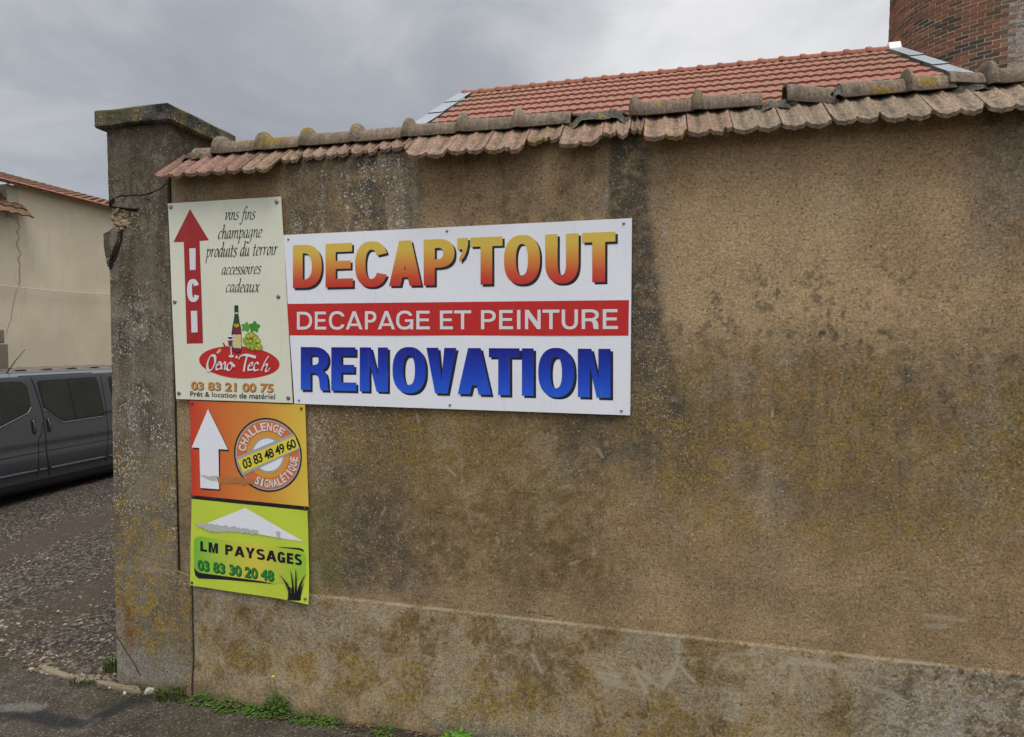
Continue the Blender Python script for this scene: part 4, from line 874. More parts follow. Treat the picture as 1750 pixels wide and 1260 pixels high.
obj('smear', flat_mesh([poly4(rag([(236, 482), (330, 482), (430, 492), (535, 500), (540, 530), (430, 525), (240, 515)], 3, 7), Y2-.0026)], Y2-.0026), P_sm, so_)
obj('smear', flat_mesh([poly4(rag([(140, 474), (238, 478), (236, 505), (190, 500), (160, 484)], 4, 4), Y2-.0026)], Y2-.0026), P_sm2, so_)
# round badge
bc = (523.5, 357.); brx, bry = 193., 210.
def ring(f, n=64, tilt=.06): return [(bc[0]+brx*f*math.cos(6.2832*i/n), bc[1]+bry*f*math.sin(6.2832*i/n)+tilt*brx*f*math.cos(6.2832*i/n)) for i in range(n)]
P_grey = print_mat('badge grey', (.42, .40, .40, 1)); P_bor = print_mat('badge orange', (.70, .18, .055, 1)); P_bor2 = print_mat('badge light orange', (.74, .34, .04, 1)); P_yel = print_mat('badge yellow', (.78, .66, .06, 1))
bg = obj('badge', flat_mesh([poly4(ring(1.), Y2-.0012)], Y2-.0012), P_black, so_)
for f, mm, ly in ((.955, P_grey, .0018), (.915, P_bor, .0024), (.62, P_bor2, .0030), (.49, P_grey, .0036), (.435, P_white, .0042)): obj('ring', flat_mesh([poly4(ring(f), Y2-ly)], Y2-ly), mm, bg)
obj('band_edge', flat_mesh([poly4([(343, 372), (668, 233), (706, 322), (383, 474)], Y2-.0048)], Y2-.0048), P_grey, bg)
obj('band', flat_mesh([poly4([(350, 386), (676, 248), (700, 318), (381, 458)], Y2-.0054)], Y2-.0054), P_yel, bg)
cn = lambda zx, zy: A4(zx, zy)
obj('lettering', oriented(text_mesh('03 83 48 49 60', [cn(374, 385), cn(672, 263), cn(688, 313), cn(388, 440)], Y2-.006, .022, spacing=.9)), P_black, bg)
mb = MB()
def arc_text(text, a0, a1, r0, r1, flip):
    n = len(text)
    for i, ch in enumerate(text):
        v, f = font_loops(ch, .03); lo, hi = v.min(0), v.max(0); hi[1] = max(hi[1], .69); lo[1] = 0.; w_ = .42*(a1-a0)/n; ac = a0+(a1-a0)*(i+.5)/n
        if ch == 'I': w_ *= .5
        pts = []
        for p in v:
            u = (p[0]-lo[0])/(hi[0]-lo[0])*2-1; t_ = (p[1]-lo[1])/(.70); a = math.radians(ac+u*w_); r = (r0+(r1-r0)*t_) if not flip else (r1-(r1-r0)*t_)
            zx = bc[0]+brx*r*math.cos(a); zy = bc[1]-bry*r*math.sin(a)+.06*brx*r*math.cos(a); X_, Z_ = W(*A4(zx, zy), Y2-.0048); pts.append((X_, Y2-.0048-.00003*i, Z_))
        mb.add(pts, f)
arc_text('CHALLENGE', 176, 52, .66, .87, False); arc_text('SIGNALÉTIQUE', 242, 360, .66, .87, True)
obj('lettering', oriented(mb), P_letw, bg)
screws(so_, [(328.5, 689.5), (515, 698), (331, 849), (521, 869)], Y2-.0014, .009, M_rusty)

sl_ = empty('garden_sign', 'lime green sign with a flat white triangle, black and green lines and a grass tuft', 'sign', (.5, -.026, .79))
P_lime = print_mat('lime', (.57, .69, .060, 1)); P_lime2 = print_mat('lime gradient', None, grad=[(.04, (.17, .50, .05, 1)), (.25, (.42, .60, .06, 1)), (.55, (.74, .60, .08, 1)), (.95, (.30, .60, .05, 1))], axis=0)
panel('panel', [(327.5, 853), (525, 873.2), (530, 1031), (324.5, 1000.5)], Y2, .004, P_lime, sl_, curl=.022)
tr = [(172, 747), (396, 657), (722, 847), (640, 836), (470, 806)]
obj('triangle', flat_mesh([poly4(tr, Y2-.0030)], Y2-.0030), P_white, sl_)
obj('smear', flat_mesh([poly4(rag([(98, 750), (180, 744), (330, 765), (470, 782), (468, 808), (330, 795), (190, 788)], 6, 6), Y2-.0036)], Y2-.0036), P_sm2, sl_)
obj('smear', flat_mesh([poly4(rag([(566, 792), (594, 794), (592, 832), (580, 832)], 7, 3), Y2-.0036)], Y2-.0036), P_sm2, sl_)
def rrect(tl, tr_, br, bl, r=.10):
    q = quadmap([A4(*tl), A4(*tr_), A4(*br), A4(*bl)], Y2); pts = []
    for cx, cy, a in ((1-r*.45, 1-r, 90), (r*.45, 1-r, 180), (r*.45, r, 270), (1-r*.45, r, 360)):
        for k in range(7): an = math.radians(a-90+k*15); pts.append(q(cx+r*.45*math.cos(an), cy+r*math.sin(an)))
    return pts
obj('plate_shadow', flat_mesh([poly4([(104, 862), (106, 1010), (112, 1040), (130, 1056), (300, 1066), (450, 1078), (575, 1092), (450, 1066), (300, 1040), (160, 1024), (120, 1005), (108, 960)], Y2-.0016),
    poly4([(560, 876), (700, 884), (722, 892), (730, 908), (700, 896)], Y2-.0016)], Y2-.0016), P_black, sl_)
obj('plate', flat_mesh([[rrect((106, 812), (738, 905), (740, 1104), (108, 1020), .16)]], Y2-.0030), P_lime2, sl_)
ly = lambda x, d: A4(x, 845+(x-140)*.1337+d*(57+(x-140)*.0087))
li = [put_glyph(c_, [ly(a, 0), ly(e, 0), ly(e, 1), ly(a, 1)], Y2-.0036, .31, .24) for c_, (a, e) in zip('LMPAYSAGES', [(140, 178), (187, 241), (281, 325), (333, 392), (396, 450), (457, 507), (513, 573), (577, 622), (630, 668), (673, 716)])]
obj('lettering', flat_mesh(li, Y2-.0036), P_black, sl_)
P_gr = print_mat('number green', (.02, .22, .04, 1)); P_grd = print_mat('number shadow', (.010, .05, .015, 1))
pc = [A4(124, 948), A4(556, 1012), A4(556, 1074), A4(124, 1008)]
obj('letter_shadow', oriented(text_mesh('03 83 30 20 48', pc, Y2-.0036, .034, off=(.006, -.006))), P_grd, sl_)
obj('lettering', oriented(text_mesh('03 83 30 20 48', pc, Y2-.0042, .030)), P_gr, sl_)
bl = []
for (bx, by), (mx_, my_), (tx, ty), w_ in (((655, 1180), (640, 1080), (583, 1032), 9), ((665, 1180), (670, 1080), (648, 1005), 8), ((680, 1180), (684, 1080), (680, 998), 8), ((690, 1180), (700, 1070), (744, 1030), 10), ((672, 1180), (660, 1085), (618, 1105), 8), ((645, 1180), (650, 1120), (628, 1075), 10), ((700, 1182), (708, 1120), (728, 1080), 8)):
    L_ = []; R_ = []
    for i in range(9):
        u = i/8; x = bx*(1-u)**2+2*mx_*u*(1-u)+tx*u*u; yv = by*(1-u)**2+2*my_*u*(1-u)+ty*u*u; w2 = w_*(1-u)**.7; L_.append((x-w2, yv)); R_.append((x+w2, yv))
    bl.append(L_+R_[::-1][1:])
mb = MB()
for i, p in enumerate(bl+[[(632, 1178), (650, 1140), (700, 1140), (714, 1186), (690, 1182)]]):
    yy = Y2-.012-.0001*i; pts = [W(*A4(*k_), yy) for k_ in p]; pt, tri = tess([pts]); mb.add([(x, yy, z) for x, z in pt], [tuple(k_) for k_ in tri])
obj('grass_emblem', oriented(mb), P_black, sl_)
screws(sl_, [(328, 996)], Y2-.0014, .010, M_rusty); screws(sl_, [(521.5, 1023)], Y2-.020, .010)

# ------------------------------------------------------------------ the van in the yard
def car_paint(name, col):
    m, t = mat(name); P = t.coord(); n = t.noise(P, 8., 5.); t.out(t.mix(t.m('MULTIPLY', t.step(n, .5, .8), .3), col, (.08, .075, .065, 1)), t.m('ADD', .18, t.m('MULTIPLY', n, .15)), metal=.5, spec=.6, coat=1.); return m
M_van = car_paint('slate grey van paint', (.078, .088, .108, 1))
M_glass, t = mat('dark tinted glass'); P = t.coord(); n = t.noise(P, 3., 3.); t.out(t.mix(n, (.010, .014, .012, 1), (.030, .038, .032, 1)), .03, spec=.6)
M_blk = plain('black plastic', (.016, .016, .017, 1), .55); M_edge_hl = plain('edge highlight', (.26, .27, .29, 1), .3, .5); M_moul = plain('grey moulding', (.075, .080, .088, 1), .5)
van = empty('van', 'slate grey van with dark side windows parked in the gravel yard', 'van', (-6.95, 3.9, .12))
XV = -6.0
VY0, VY1 = 1.35, 6.25
prof = [(.27, -.10), (.33, -.045), (.46, -.028), (.555, -.022), (.575, -.006), (.66, -.002), (.685, .004), (.84, .006), (.862, -.002), (.98, -.004), (1.005, .000), (1.06, -.008), (1.25, -.030), (1.34, -.042), (1.60, -.080), (1.88, -.125), (1.985, -.150), (2.015, -.163), (2.03, -.195), (2.05, -.215), (2.075, -.27), (2.095, -.40), (2.105, -.65), (2.108, -.95)]
def side_x(z): return XV+float(np.interp(z, [p[0] for p in prof], [p[1] for p in prof]))
ys = np.concatenate([np.linspace(VY0, 2.9, 16), np.linspace(3.0, VY1, 14)])
mb = MB(); rows = []
full = [(z, x) for z, x in prof]
for y in ys:
    u = np.clip((y-VY0)/1.55, 0, 1)                       # nose: the roof line falls to the bonnet
    ztop = np.interp(u, [0, .02, .12, .45, .95, 1.], [.75, .90, 1.08, 1.22, 2.06, 2.11]); inset = .10*(1-S(0, .35, u))+.10*S(.94, 1., (y-VY0)/(VY1-VY0))*0
    row = []
    for z, x in full:
        k = (z-.27)/(2.108-.27); zz = .27+k*(ztop-.27) if z > .9 or ztop < 1.0 else z
        row.append((XV+x-inset, y, zz))
    row += [(2*(XV-.95)-a[0], a[1], a[2]) for a in row[::-1][1:]]
    rows.append(row)
v_ = np.array(rows).reshape(-1, 3); f_ = grid_faces(len(ys), len(rows[0])); k = len(rows[0]); n = len(ys)
mb.add(v_, [tuple(q) for q in f_]+[tuple(range(k)), tuple((n-1)*k+i for i in range(k-1, -1, -1))]+[(i*k, i*k+k-1, (i+1)*k+k-1, (i+1)*k) for i in range(n-1)])
body = obj('body', mb.mesh(), M_van, van, True); md = body.modifiers.new('edges', 'EDGE_SPLIT'); md.split_angle = math.radians(38)
def side_poly(pts, off, m, name, parent, thick=.006, sub=6):
    """a polygon (y, z) laid on the van's side"""
    pp_ = []
    for (ay, az), (by, bz) in zip(pts, pts[1:]+pts[:1]):
        for i in range(sub): u = i/sub; pp_.append((ay+(by-ay)*u, az+(bz-az)*u))
    loop = [(side_x(z)+off, y, z) for y, z in pp_]
    n = len(loop); tri = tessellate_polygon([[Vector((0, y, z)) for y, z in pp_]])
    mb = MB(); mb.add(loop+[(x-thick-.02, y, z) for x, y, z in loop], [tuple(q) for q in tri]+[(i, (i+1) % n, n+(i+1) % n, n+i) for i in range(n)])
    return obj(name, mb.mesh(), m, parent)
def rounded(pts, r=.05, k=4):
    out = []; n = len(pts)
    for i in range(n):
        p = np.array(pts[i]); a = np.array(pts[i-1])-p; b = np.array(pts[(i+1) % n])-p; ra = min(r, np.hypot(*a)*.4); rb = min(r, np.hypot(*b)*.4)
        s_ = p+a/np.hypot(*a)*ra; e = p+b/np.hypot(*b)*rb
        for j in range(k+1): u = j/k; out.append(tuple(s_*(1-u)**2+2*p*u*(1-u)+e*u*u))
    return out
w1 = rounded([(3.69, 1.945), (4.705, 1.955), (4.765, 1.285), (4.02, 1.27), (3.92, 1.33), (3.73, 1.52)], .05)
fr = side_poly(w1, .004, M_blk, 'window', van, sub=2)
side_poly(rounded([(3.715, 1.92), (4.165, 1.925), (4.215, 1.30), (4.03, 1.295), (3.94, 1.345), (3.755, 1.53)], .04), .007, M_glass, 'pane', fr, sub=2)
side_poly(rounded([(4.19, 1.925), (4.685, 1.93), (4.735, 1.31), (4.24, 1.30)], .04), .007, M_glass, 'pane', fr, sub=2)
w2 = rounded([(2.30, 1.24), (2.62, 1.62), (2.98, 1.925), (3.23, 1.955), (3.47, 1.945), (3.535, 1.87), (3.545, 1.56), (3.48, 1.47), (3.05, 1.305)], .05)
fr = side_poly(w2, .004, M_blk, 'window', van, sub=2)
cxy = np.mean(w2, 0); side_poly([tuple(cxy+(np.array(p)-cxy)*.955) for p in w2], .007, M_glass, 'pane', fr, sub=2)
w3 = rounded([(4.92, 1.945), (5.95, 1.93), (5.98, 1.32), (4.96, 1.29)], .05); fr = side_poly(w3, .004, M_blk, 'window', van, sub=2)
side_poly([tuple(np.mean(w3, 0)+(np.array(p)-np.mean(w3, 0))*.95) for p in w3], .007, M_glass, 'pane', fr, sub=2)
def side_line(pts, w, m, name, off=.0035):
    mb = MB(); P_ = []
    for (ay, az), (by, bz) in zip(pts[:-1], pts[1:]):
        for i in range(8): P_.append((ay+(by-ay)*i/8, az+(bz-az)*i/8))
    P_.append(pts[-1])
    mb.tube([(side_x(z)+off-w*.45, y, z) for y, z in P_], w, 6); return obj(name, mb.mesh(), m, van, True)
side_line([(3.62, 2.0), (3.67, 1.71), (3.71, 1.45), (3.705, 1.0), (3.705, .80), (3.76, .46)], .008, M_dark, 'door_gap')
side_line([(3.69, 1.30), (3.655, 1.15), (3.59, 1.02), (3.575, .66), (3.57, .46)], .005, M_dark, 'door_gap')
side_line([(4.79, 1.98), (4.80, 1.5), (4.78, 1.0), (4.74, .50)], .005, M_dark, 'door_gap')
side_line([(1.6, .80), (3.03, .845), (4.9, .865), (6.2, .87)], .008, M_dark, 'trim_line', off=.001)
side_line([(2.2, .575), (3.56, .575)], .020, M_moul, 'moulding', off=.008); side_line([(3.60, .575), (3.70, .575)], .018, M_moul, 'moulding', off=.008); side_line([(3.78, .575), (4.72, .575)], .020, M_moul, 'moulding', off=.008); side_line([(4.80, .575), (5.2, .575)], .020, M_moul, 'moulding', off=.008)
side_line([(3.45, 2.024), (4.66, 2.024)], .008, M_blk, 'roof_trim', off=.008)
side_line([(4.64, 1.325), (4.72, 1.345), (5.4, 1.35)], .012, M_blk, 'slide_rail', off=.008)
for yh in (3.545, 3.775):
    h_ = side_poly(rounded([(yh-.035, 1.365), (yh+.035, 1.365), (yh+.03, 1.14), (yh-.03, 1.14)], .03), .006, M_blk, 'door_handle', van, sub=2)
    obj('grip', MB().tube([(side_x(z)+.004+.022*math.sin((z-1.15)/.2*math.pi), yh, z) for z in np.linspace(1.155, 1.35, 9)], .011, 8).mesh(), M_van, h_, True)
for i in range(7):
    y = 3.15+i*.42; x0, x1 = -7.55, -6.42; obj('roof_rib', MB().prism([(x0, y, 2.100), (x0, y+.05, 2.118), (x0, y+.16, 2.118), (x0, y+.21, 2.100)], (x1-x0, 0, 0)).mesh(.004), M_van, van)
obj('antenna', MB().tube([(-6.30, 3.38, 2.07), (-6.30, 3.395, 2.10)], .022, 8, .010).tube([(-6.30, 3.395, 2.10), (-6.30, 3.52, 2.27), (-6.30, 3.66, 2.43)], .008, 6, .004).mesh(), M_blk, van, True)
side_line([(3.05, 1.295), (3.48, 1.462), (3.545, 1.545)], .006, M_edge_hl, 'window_highlight', off=.008); side_line([(3.74, 1.50), (3.925, 1.322), (4.02, 1.262), (4.74, 1.276)], .006, M_edge_hl, 'window_highlight', off=.008)  # light grey strips paint the highlight along the lower window edges
sill_shade = side_poly([(2.75, .27), (4.95, .27), (4.95, .425), (2.75, .425)], .004, M_blk, 'sill_shade', van)  # black strip: plastic sill and the shadow under the van in one colour
M_tyre = plain('tyre rubber', (.014, .014, .014, 1), .9); M_rim = plain('steel rim', (.16, .16, .17, 1), .45, .6)
for yw in (2.15, 5.40): side_poly([(yw+.40*math.cos(q_), .40+.39*math.sin(q_)) for q_ in np.linspace(-.33, math.pi+.33, 18)], .004, M_dark, 'wheel_arch', van, sub=1)
obj('windscreen', MB().prism([(-7.62, 2.10, 1.262), (-6.28, 2.10, 1.262), (-6.44, 2.76, 2.002), (-7.46, 2.76, 2.002)], (0, -.018, .016)).mesh(.004), M_glass, van)
for xw, sgn in ((-5.985, 1), (-7.915, -1)):
    for yw in (2.15, 5.40):
        k = 28; P_ = [(.0, .20), (.0, .31), (.05, .335), (.15, .335), (.20, .31), (.20, .20)]; zc = .335+float(rise(0, np.array(yw)))
        vs_ = [(xw-sgn*a, yw+r*math.cos(6.2832*j/k), zc+r*math.sin(6.2832*j/k)) for a, r in P_ for j in range(k)]
        fs = [(i*k+j, i*k+(j+1) % k, (i+1)*k+(j+1) % k, (i+1)*k+j) for i in range(len(P_)-1) for j in range(k)]
        wh = obj('wheel', MB().add(vs_, fs).mesh(), M_tyre, van, True)
        obj('rim', MB().tube([(xw-sgn*.02, yw, zc), (xw-sgn*.18, yw, zc)], .205, 24).mesh(), M_rim, wh)
obj('underbody', MB().box(-7.75, -6.2, VY0+.3, VY1-.2, .30, .5).mesh(), M_dark, van)
for sx in (-6.35, -7.55): obj('headlight', MB().box(sx-.16, sx+.16, VY0-.02, VY0+.06, .62, .80).mesh(.02), M_glass, van)

# ------------------------------------------------------------------ cream building on the left
m_cr, t = mat('cream render'); P = t.coord()
n1 = t.noise(P, .9, 6., .6); n2 = t.noise(t.scale(P, (1., 5., .8)), 1.5, 5., .6); n3 = t.noise(P, 60., 4., .7)
sx = t.n('ShaderNodeSeparateXYZ'); t.put(sx.inputs[0], P)
col = t.mix(t.step(n1, .35, .68), (.62, .535, .385, 1), (.70, .61, .445, 1)); col = t.mix(t.m('MULTIPLY', t.step(n2, .48, .75), .5), col, (.54, .48, .37, 1))
col = t.mix(t.m('MULTIPLY', t.step(t.noise(P, 2.4, 6., .65), .52, .70), .30), col, (.58, .45, .25, 1))
k = t.m('ADD', .90, t.m('MULTIPLY', n3, .2)); col = t.mix(1., col, t.n('ShaderNodeCombineColor', i0=k, i1=k, i2=k), 'MULTIPLY')
t.out(col, .9, n3, .2, .004, spec=.15); M_cream = m_cr
def canal_roof(name, p0, along, up, L, U, m, parent, period=.21, amp=.035, rows=6):
    """undulating tile slope: along the eave, rising along up"""
    along = np.array(along, float); up = np.array(up, float); up /= np.linalg.norm(up); nrm = np.cross(along, up); nrm = nrm*np.sign(nrm[2])
    nu = int(L/period*8)+1; vs_ = []; F_ = []; base = 0
    for r in range(rows):
        s0, s1 = U*r/rows, U*(r+1)/rows+.05
        uu = np.linspace(0, L, nu); jit = .025*(vnoise(np.floor(uu/period)+.5, np.full(nu, r+.5), 200)-.5)
        wv = amp*np.abs(np.sin(np.pi*uu/period))**.8
        for t_, s_ in ((0, s0+jit), (1, np.full(nu, s1))):
            for d_ in (0, 1):
                pass
        lo = np.array(p0)[None]+along[None]*uu[:, None]+up[None]*(s0+jit)[:, None]+nrm[None]*(wv+.034)[:, None]
        lo2 = lo-nrm[None]*.03
        hi = np.array(p0)[None]+along[None]*uu[:, None]+up[None]*s1+nrm[None]*(wv*.85+.004)[:, None]
        v = np.stack([lo2, lo, hi], 1).reshape(-1, 3); vs_.append(v); F_.append(grid_faces(nu, 3)+base); base += len(v)
    me = arr_mesh(np.concatenate(vs_), np.concatenate(F_)); bm = bmesh.new(); bm.from_mesh(me)
    for f in bm.faces:
        if f.normal.dot(Vector(nrm)) < -.2: f.normal_flip()
    bm.to_mesh(me); bm.free(); return obj(name, me, m, parent, False)
M_canal = tile_mat('old canal tile', (.22, .125, .075, 1), (.27, .15, .09, 1), (.10, .072, .05, 1), False, False)
bd_ = empty('cream_building', 'cream rendered building with a long tiled eave beyond the van', 'building', (-9.05, 9, 0))
mb = MB(); mb.box(-15, -9.0, 5.65, 22, 0, 5.635); mb.box(-15, -9.004, -2, 5.65, 0, 5.2); obj('wall', mb.mesh(), M_cream, bd_)
obj('pilaster', MB().box(-9.3, -8.985, 5.44, 5.655, 4.96, 5.60).mesh(.006), plain('pale render', (.50, .46, .37, 1), .9, bump=.2), bd_)
canal_roof('roof', (-8.82, 4.5, 5.545), (0, 1, 0), (-1, 0, .30), 17.5, 5.5, M_canal, bd_, rows=12)
canal_roof('lower_roof', (-8.72, -1.9, 4.97), (0, 1, 0), (-1, 0, .95), 7.62, .66, M_canal, bd_, rows=3, period=.20)
obj('verge', MB().prism([(-8.80, 4.5, 5.60), (-8.95, 4.5, 5.655), (-8.95, 4.5, 5.685), (-8.78, 4.5, 5.625)], (0, 17.5, 0)).mesh(), M_roof_ridge, bd_)
cr = MB()
def crack_line(pts, w):
    for (ay, az), (by, bz) in zip(pts[:-1], pts[1:]): cr.prism([(-8.9985, ay-w, az), (-8.9985, ay+w, az), (-8.9985, by+w, bz), (-8.9985, by-w, bz)], (.001, 0, 0))
r_ = random.Random(8); pts = [(5.64+.05*r_.uniform(-1, 1)+.004*i*(1 if i > 12 else 0), 4.93-i*.105) for i in range(13)]; crack_line(pts, .008)
crack_line([(pts[-1][0]+(.02*r_.uniform(-1, 1))-.028*i, pts[-1][1]-i*.11) for i in range(10)], .004)
obj('crack', cr.mesh(), plain('crack line', (.34, .28, .20, 1), .9), bd_)
tag(obj('wire', MB().tube([(-8.93, 3.5+i*.35, 3.62+.028*(i*.35-2.6)**2*.55) for i in range(20)], .009, 6).mesh(), plain('pale cable', (.70, .64, .51, 1), .7), None, True), 'thin pale cable sagging across the cream building', 'cable')
M_stone = plain('grey stone', (.20, .165, .125, 1), .9, var=.3, scale=18., bump=.5)
sp = empty('stone_post', 'weathered brown stone post behind the van at the cream building', 'post', (-8.6, 4.7, 0))
obj('shaft', MB().box(-8.82, -8.40, 4.42, 4.945, 0, 2.52).mesh(.02), M_stone, sp); obj('cap', MB().box(-8.80, -8.42, 4.40, 4.905, 2.53, 2.78).mesh(.025), M_stone, sp)

# ------------------------------------------------------------------ tiled house behind the wall
hs = empty('tiled_house', 'house with an orange tiled roof and grey zinc verges rising behind the wall', 'house', (3.2, 9, 0))
RX0, RX1, RYY, RZZ, PIT = -.95, 7.42, 9.0, 7.97, math.radians(31.4)
obj('wall', MB().prism([(RX0+.15, 4.9, 0), (RX0+.15, 4.9, 5.0), (RX0+.15, RYY, RZZ-.18), (RX0+.15, 12.9, 5.2), (RX0+.15, 12.9, 0)], (RX1-RX0-.3, 0, 0)).mesh(), M_cream, hs)
def tile_rows(y_sign, rows, name):
    vs_ = []; F_ = []; base = 0; per = .150; U_ = .50; L = RX1-RX0-.5; nu = int(L/per*8)+1; uu = np.linspace(0, L, nu)
    ca, sa_ = math.cos(PIT), math.sin(PIT)
    for r in range(rows):
        wv = .026*np.abs(np.sin(np.pi*uu/per))**.7+.006*(vnoise(np.floor(uu/per/2)+.5, np.full(nu, r+.5), 210)-.5)
        sc_ = .035*np.abs(np.sin(np.pi*uu/per))**1.2
        s0, s1 = U_*r-.03, U_*(r+1)+.03
        def pt(s_, h): return np.stack([RX0+.25+uu, RYY-y_sign*(s_*ca)+y_sign*0-y_sign*h*(-sa_)*-1, RZZ-.06-s_*sa_+h*ca], 1)
        v = np.stack([pt(np.full(nu, s0), wv*.9), pt(s1+sc_-.02, wv+.035), pt(s1+sc_-.02, wv*.0-.004)], 1).reshape(-1, 3); vs_.append(v); F_.append(grid_faces(nu, 3)+base); base += len(v)
    me = arr_mesh(np.concatenate(vs_), np.concatenate(F_)); return obj(name, me, M_roof, hs)
tile_rows(1, 10, 'roof'); 
obj('back_roof', MB().prism([(RX0+.1, RYY, RZZ-.03), (RX0+.1, RYY+4.2, RZZ-.03-4.2*math.tan(PIT)), (RX0+.1, RYY+4.2, RZZ-.15-4.2*math.tan(PIT)), (RX0+.1, RYY, RZZ-.15)], (RX1-RX0-.2, 0, 0)).mesh(), M_roof, hs)
proto = None; nr = 22; step_ = (RX1-RX0-.16)/nr
for i in range(nr):
    x0 = RX0+.02+i*step_
    if proto is None:
        k = 14; P_ = [(0, .104), (.0, .122), (.02, .132), (.07, .131), (.10, .116), (.13, .108), (step_+.01, .104)]
        vs_ = [(x0+a, RYY-math.cos(math.pi*j/(k-1))*r, RZZ-.085+math.sin(math.pi*j/(k-1))*r) for a, r in P_ for j in range(k)]
        fs = [(i_*k+j, i_*k+j+1, (i_+1)*k+j+1, (i_+1)*k+j) for i_ in range(len(P_)-1) for j in range(k-1)]
        proto = obj('ridge_tile', MB().add(vs_, fs).mesh(), M_roof_ridge, hs, True); ploc = proto.location.copy()
    else:
        c = proto.copy(); C.objects.link(c); c.parent = hs; c.location = ploc+Vector((i*step_, 0, 0))
ca, sa_ = math.cos(PIT), math.sin(PIT)
for side_ in (0, 1):
    for j in range(5):
        s0, s1 = j*1.05+(.10 if side_ else .0), (j+1)*1.05+.05+(.10 if side_ else 0.); h = .060+.010*(5-j)*.3
        xa, xb = ((RX0-.06, RX0+.24) if side_ == 0 else (RX1-.15, RX1+.06))
        P_ = lambda x, s_, hh: (x, RYY-s_*ca-hh*sa_, RZZ-.06-s_*sa_+hh*ca)
        b0, b1 = h, h+.016
        mb = MB().add([P_(xa, s0, b0-.02), P_(xb, s0, b0-.02), P_(xb, s1, b1-.02), P_(xa, s1, b1-.02), P_(xa, s0, b0-.024), P_(xb, s0, b0-.024), P_(xb, s1, b1-.026), P_(xa, s1, b1-.026)],
                      [(0, 1, 2, 3), (7, 6, 5, 4), (0, 4, 5, 1), (1, 5, 6, 2), (2, 6, 7, 3), (3, 7, 4, 0)])
        xo = RX0-.06 if side_ == 0 else RX1+.06
        mb.prism([P_(xo, s0, b0-.02), P_(xo, s1, b1-.02), P_(xo, s1, b1-.20), P_(xo, s0, b0-.20)], (.004 if side_ else -.004, 0, 0))
        obj('verge_flashing', mb.mesh(), M_zinc, hs)
obj('ridge_end_cap', MB().prism([(RX1-.14, RYY-.13, RZZ-.10), (RX1-.14, RYY-.05, RZZ+.075), (RX1-.14, RYY+.05, RZZ+.085), (RX1-.14, RYY+.13, RZZ-.10)], (.20, 0, 0)).mesh(.01), M_white, hs)

# ------------------------------------------------------------------ round brick chimney
ch = empty('brick_chimney', 'broad round red-brick chimney stack rising behind the tiled roof', 'chimney', (9.83, 11.27, 0))
CHX, CHY, CHR = 9.83, 11.27, 1.75
m_bk, t = mat('old red brick'); P = t.coord(); at = t.n('ShaderNodeAttribute', _attribute_name='brick'); sb_ = t.n('ShaderNodeSeparateColor', i0=at.outputs['Color'])
n2 = t.noise(P, 22., 5., .65); n3 = t.noise(P, 90., 4., .7); nb = t.noise(P, .9, 4., .5)
tone = t.m('ADD', sb_.outputs[0], t.m('MULTIPLY', t.m('SUBTRACT', nb, .5), .5), clamp=True)
col = t.ramp(tone, [(0., (.065, .060, .048, 1)), (.2, (.13, .082, .055, 1)), (.5, (.205, .098, .060, 1)), (.78, (.27, .108, .060, 1)), (1., (.37, .15, .075, 1))])
col = t.mix(t.m('MULTIPLY', t.step(n2, .5, .72), .45), col, (.085, .066, .048, 1))
col = t.mix(t.m('MULTIPLY', sb_.outputs[1], t.step(t.m('ADD', t.m('MULTIPLY', n2, .6), t.m('MULTIPLY', n3, .5)), .44, .60), clamp=True), col, (.40, .36, .32, 1))
k = t.m('ADD', .70, t.m('MULTIPLY', n3, .6)); col = t.mix(1., col, t.n('ShaderNodeCombineColor', i0=k, i1=k, i2=k), 'MULTIPLY')
t.out(col, .9, t.m('ADD', n3, n2), .4, .008, spec=.15)
NB = 46; z0, z1, ch_ = 3.0, 13.5, .0775; rows_ = int((z1-z0)/ch_); da = 2*math.pi/NB; mo = .016
rr, cc = np.meshgrid(np.arange(rows_), np.arange(NB), indexing='ij'); rr = rr.ravel(); cc = cc.ravel(); nbk = len(rr)
jr = np.random.default_rng(5); a0 = (cc+.5*(rr % 2))*da; a1 = a0+da-mo/CHR; zb = z0+rr*ch_+.006*np.sin(cc*.9); zt = zb+ch_-mo; am = (a0+a1)/2; Rr = CHR+jr.uniform(-.004, .004, nbk); tap = lambda z: (Rr-.012*(z-6))
V = []
for a, z, dr in ((a0, zb, 0), (am, zb, 0), (a1, zb, 0), (a0, zt, 0), (am, zt, 0), (a1, zt, 0), (a0, zb, 1), (am, zb, 1), (a1, zb, 1), (a0, zt, 1), (am, zt, 1), (a1, zt, 1)):
    R_ = tap(z)-.03*dr; V.append(np.stack([CHX+R_*np.cos(a), CHY+R_*np.sin(a), z], 1))
V = np.stack(V, 1).reshape(-1, 3)
fc = np.array([(0, 1, 4, 3), (1, 2, 5, 4), (6, 7, 1, 0), (7, 8, 2, 1), (3, 4, 10, 9), (4, 5, 11, 10), (6, 0, 3, 9), (2, 8, 11, 5)])
F = (fc[None]+12*np.arange(nbk)[:, None, None]).reshape(-1, 4)
me = arr_mesh(V, F)
tone_ = jr.beta(2.2, 2.0, nbk); tone_[jr.random(nbk) < .10] *= .12
angv = (np.degrees(am)+360) % 360; ANG0 = 256.2
wh_ = S(.2, 2.2, angv-ANG0+jr.uniform(-.8, .8, nbk))*S(12.5, 11., angv-ANG0)*(.45+.5*S(3.5, 6., angv-ANG0))
colr = np.stack([np.repeat(tone_, 12), np.repeat(wh_, 12), np.zeros(nbk*12), np.ones(nbk*12)], 1).astype(np.float32)
at_ = me.attributes.new('brick', 'FLOAT_COLOR', 'POINT'); at_.data.foreach_set('color', colr.ravel()); obj('brickwork', me, m_bk, ch)
k = 96; mb = MB(); zz = np.linspace(0, z1, 20)
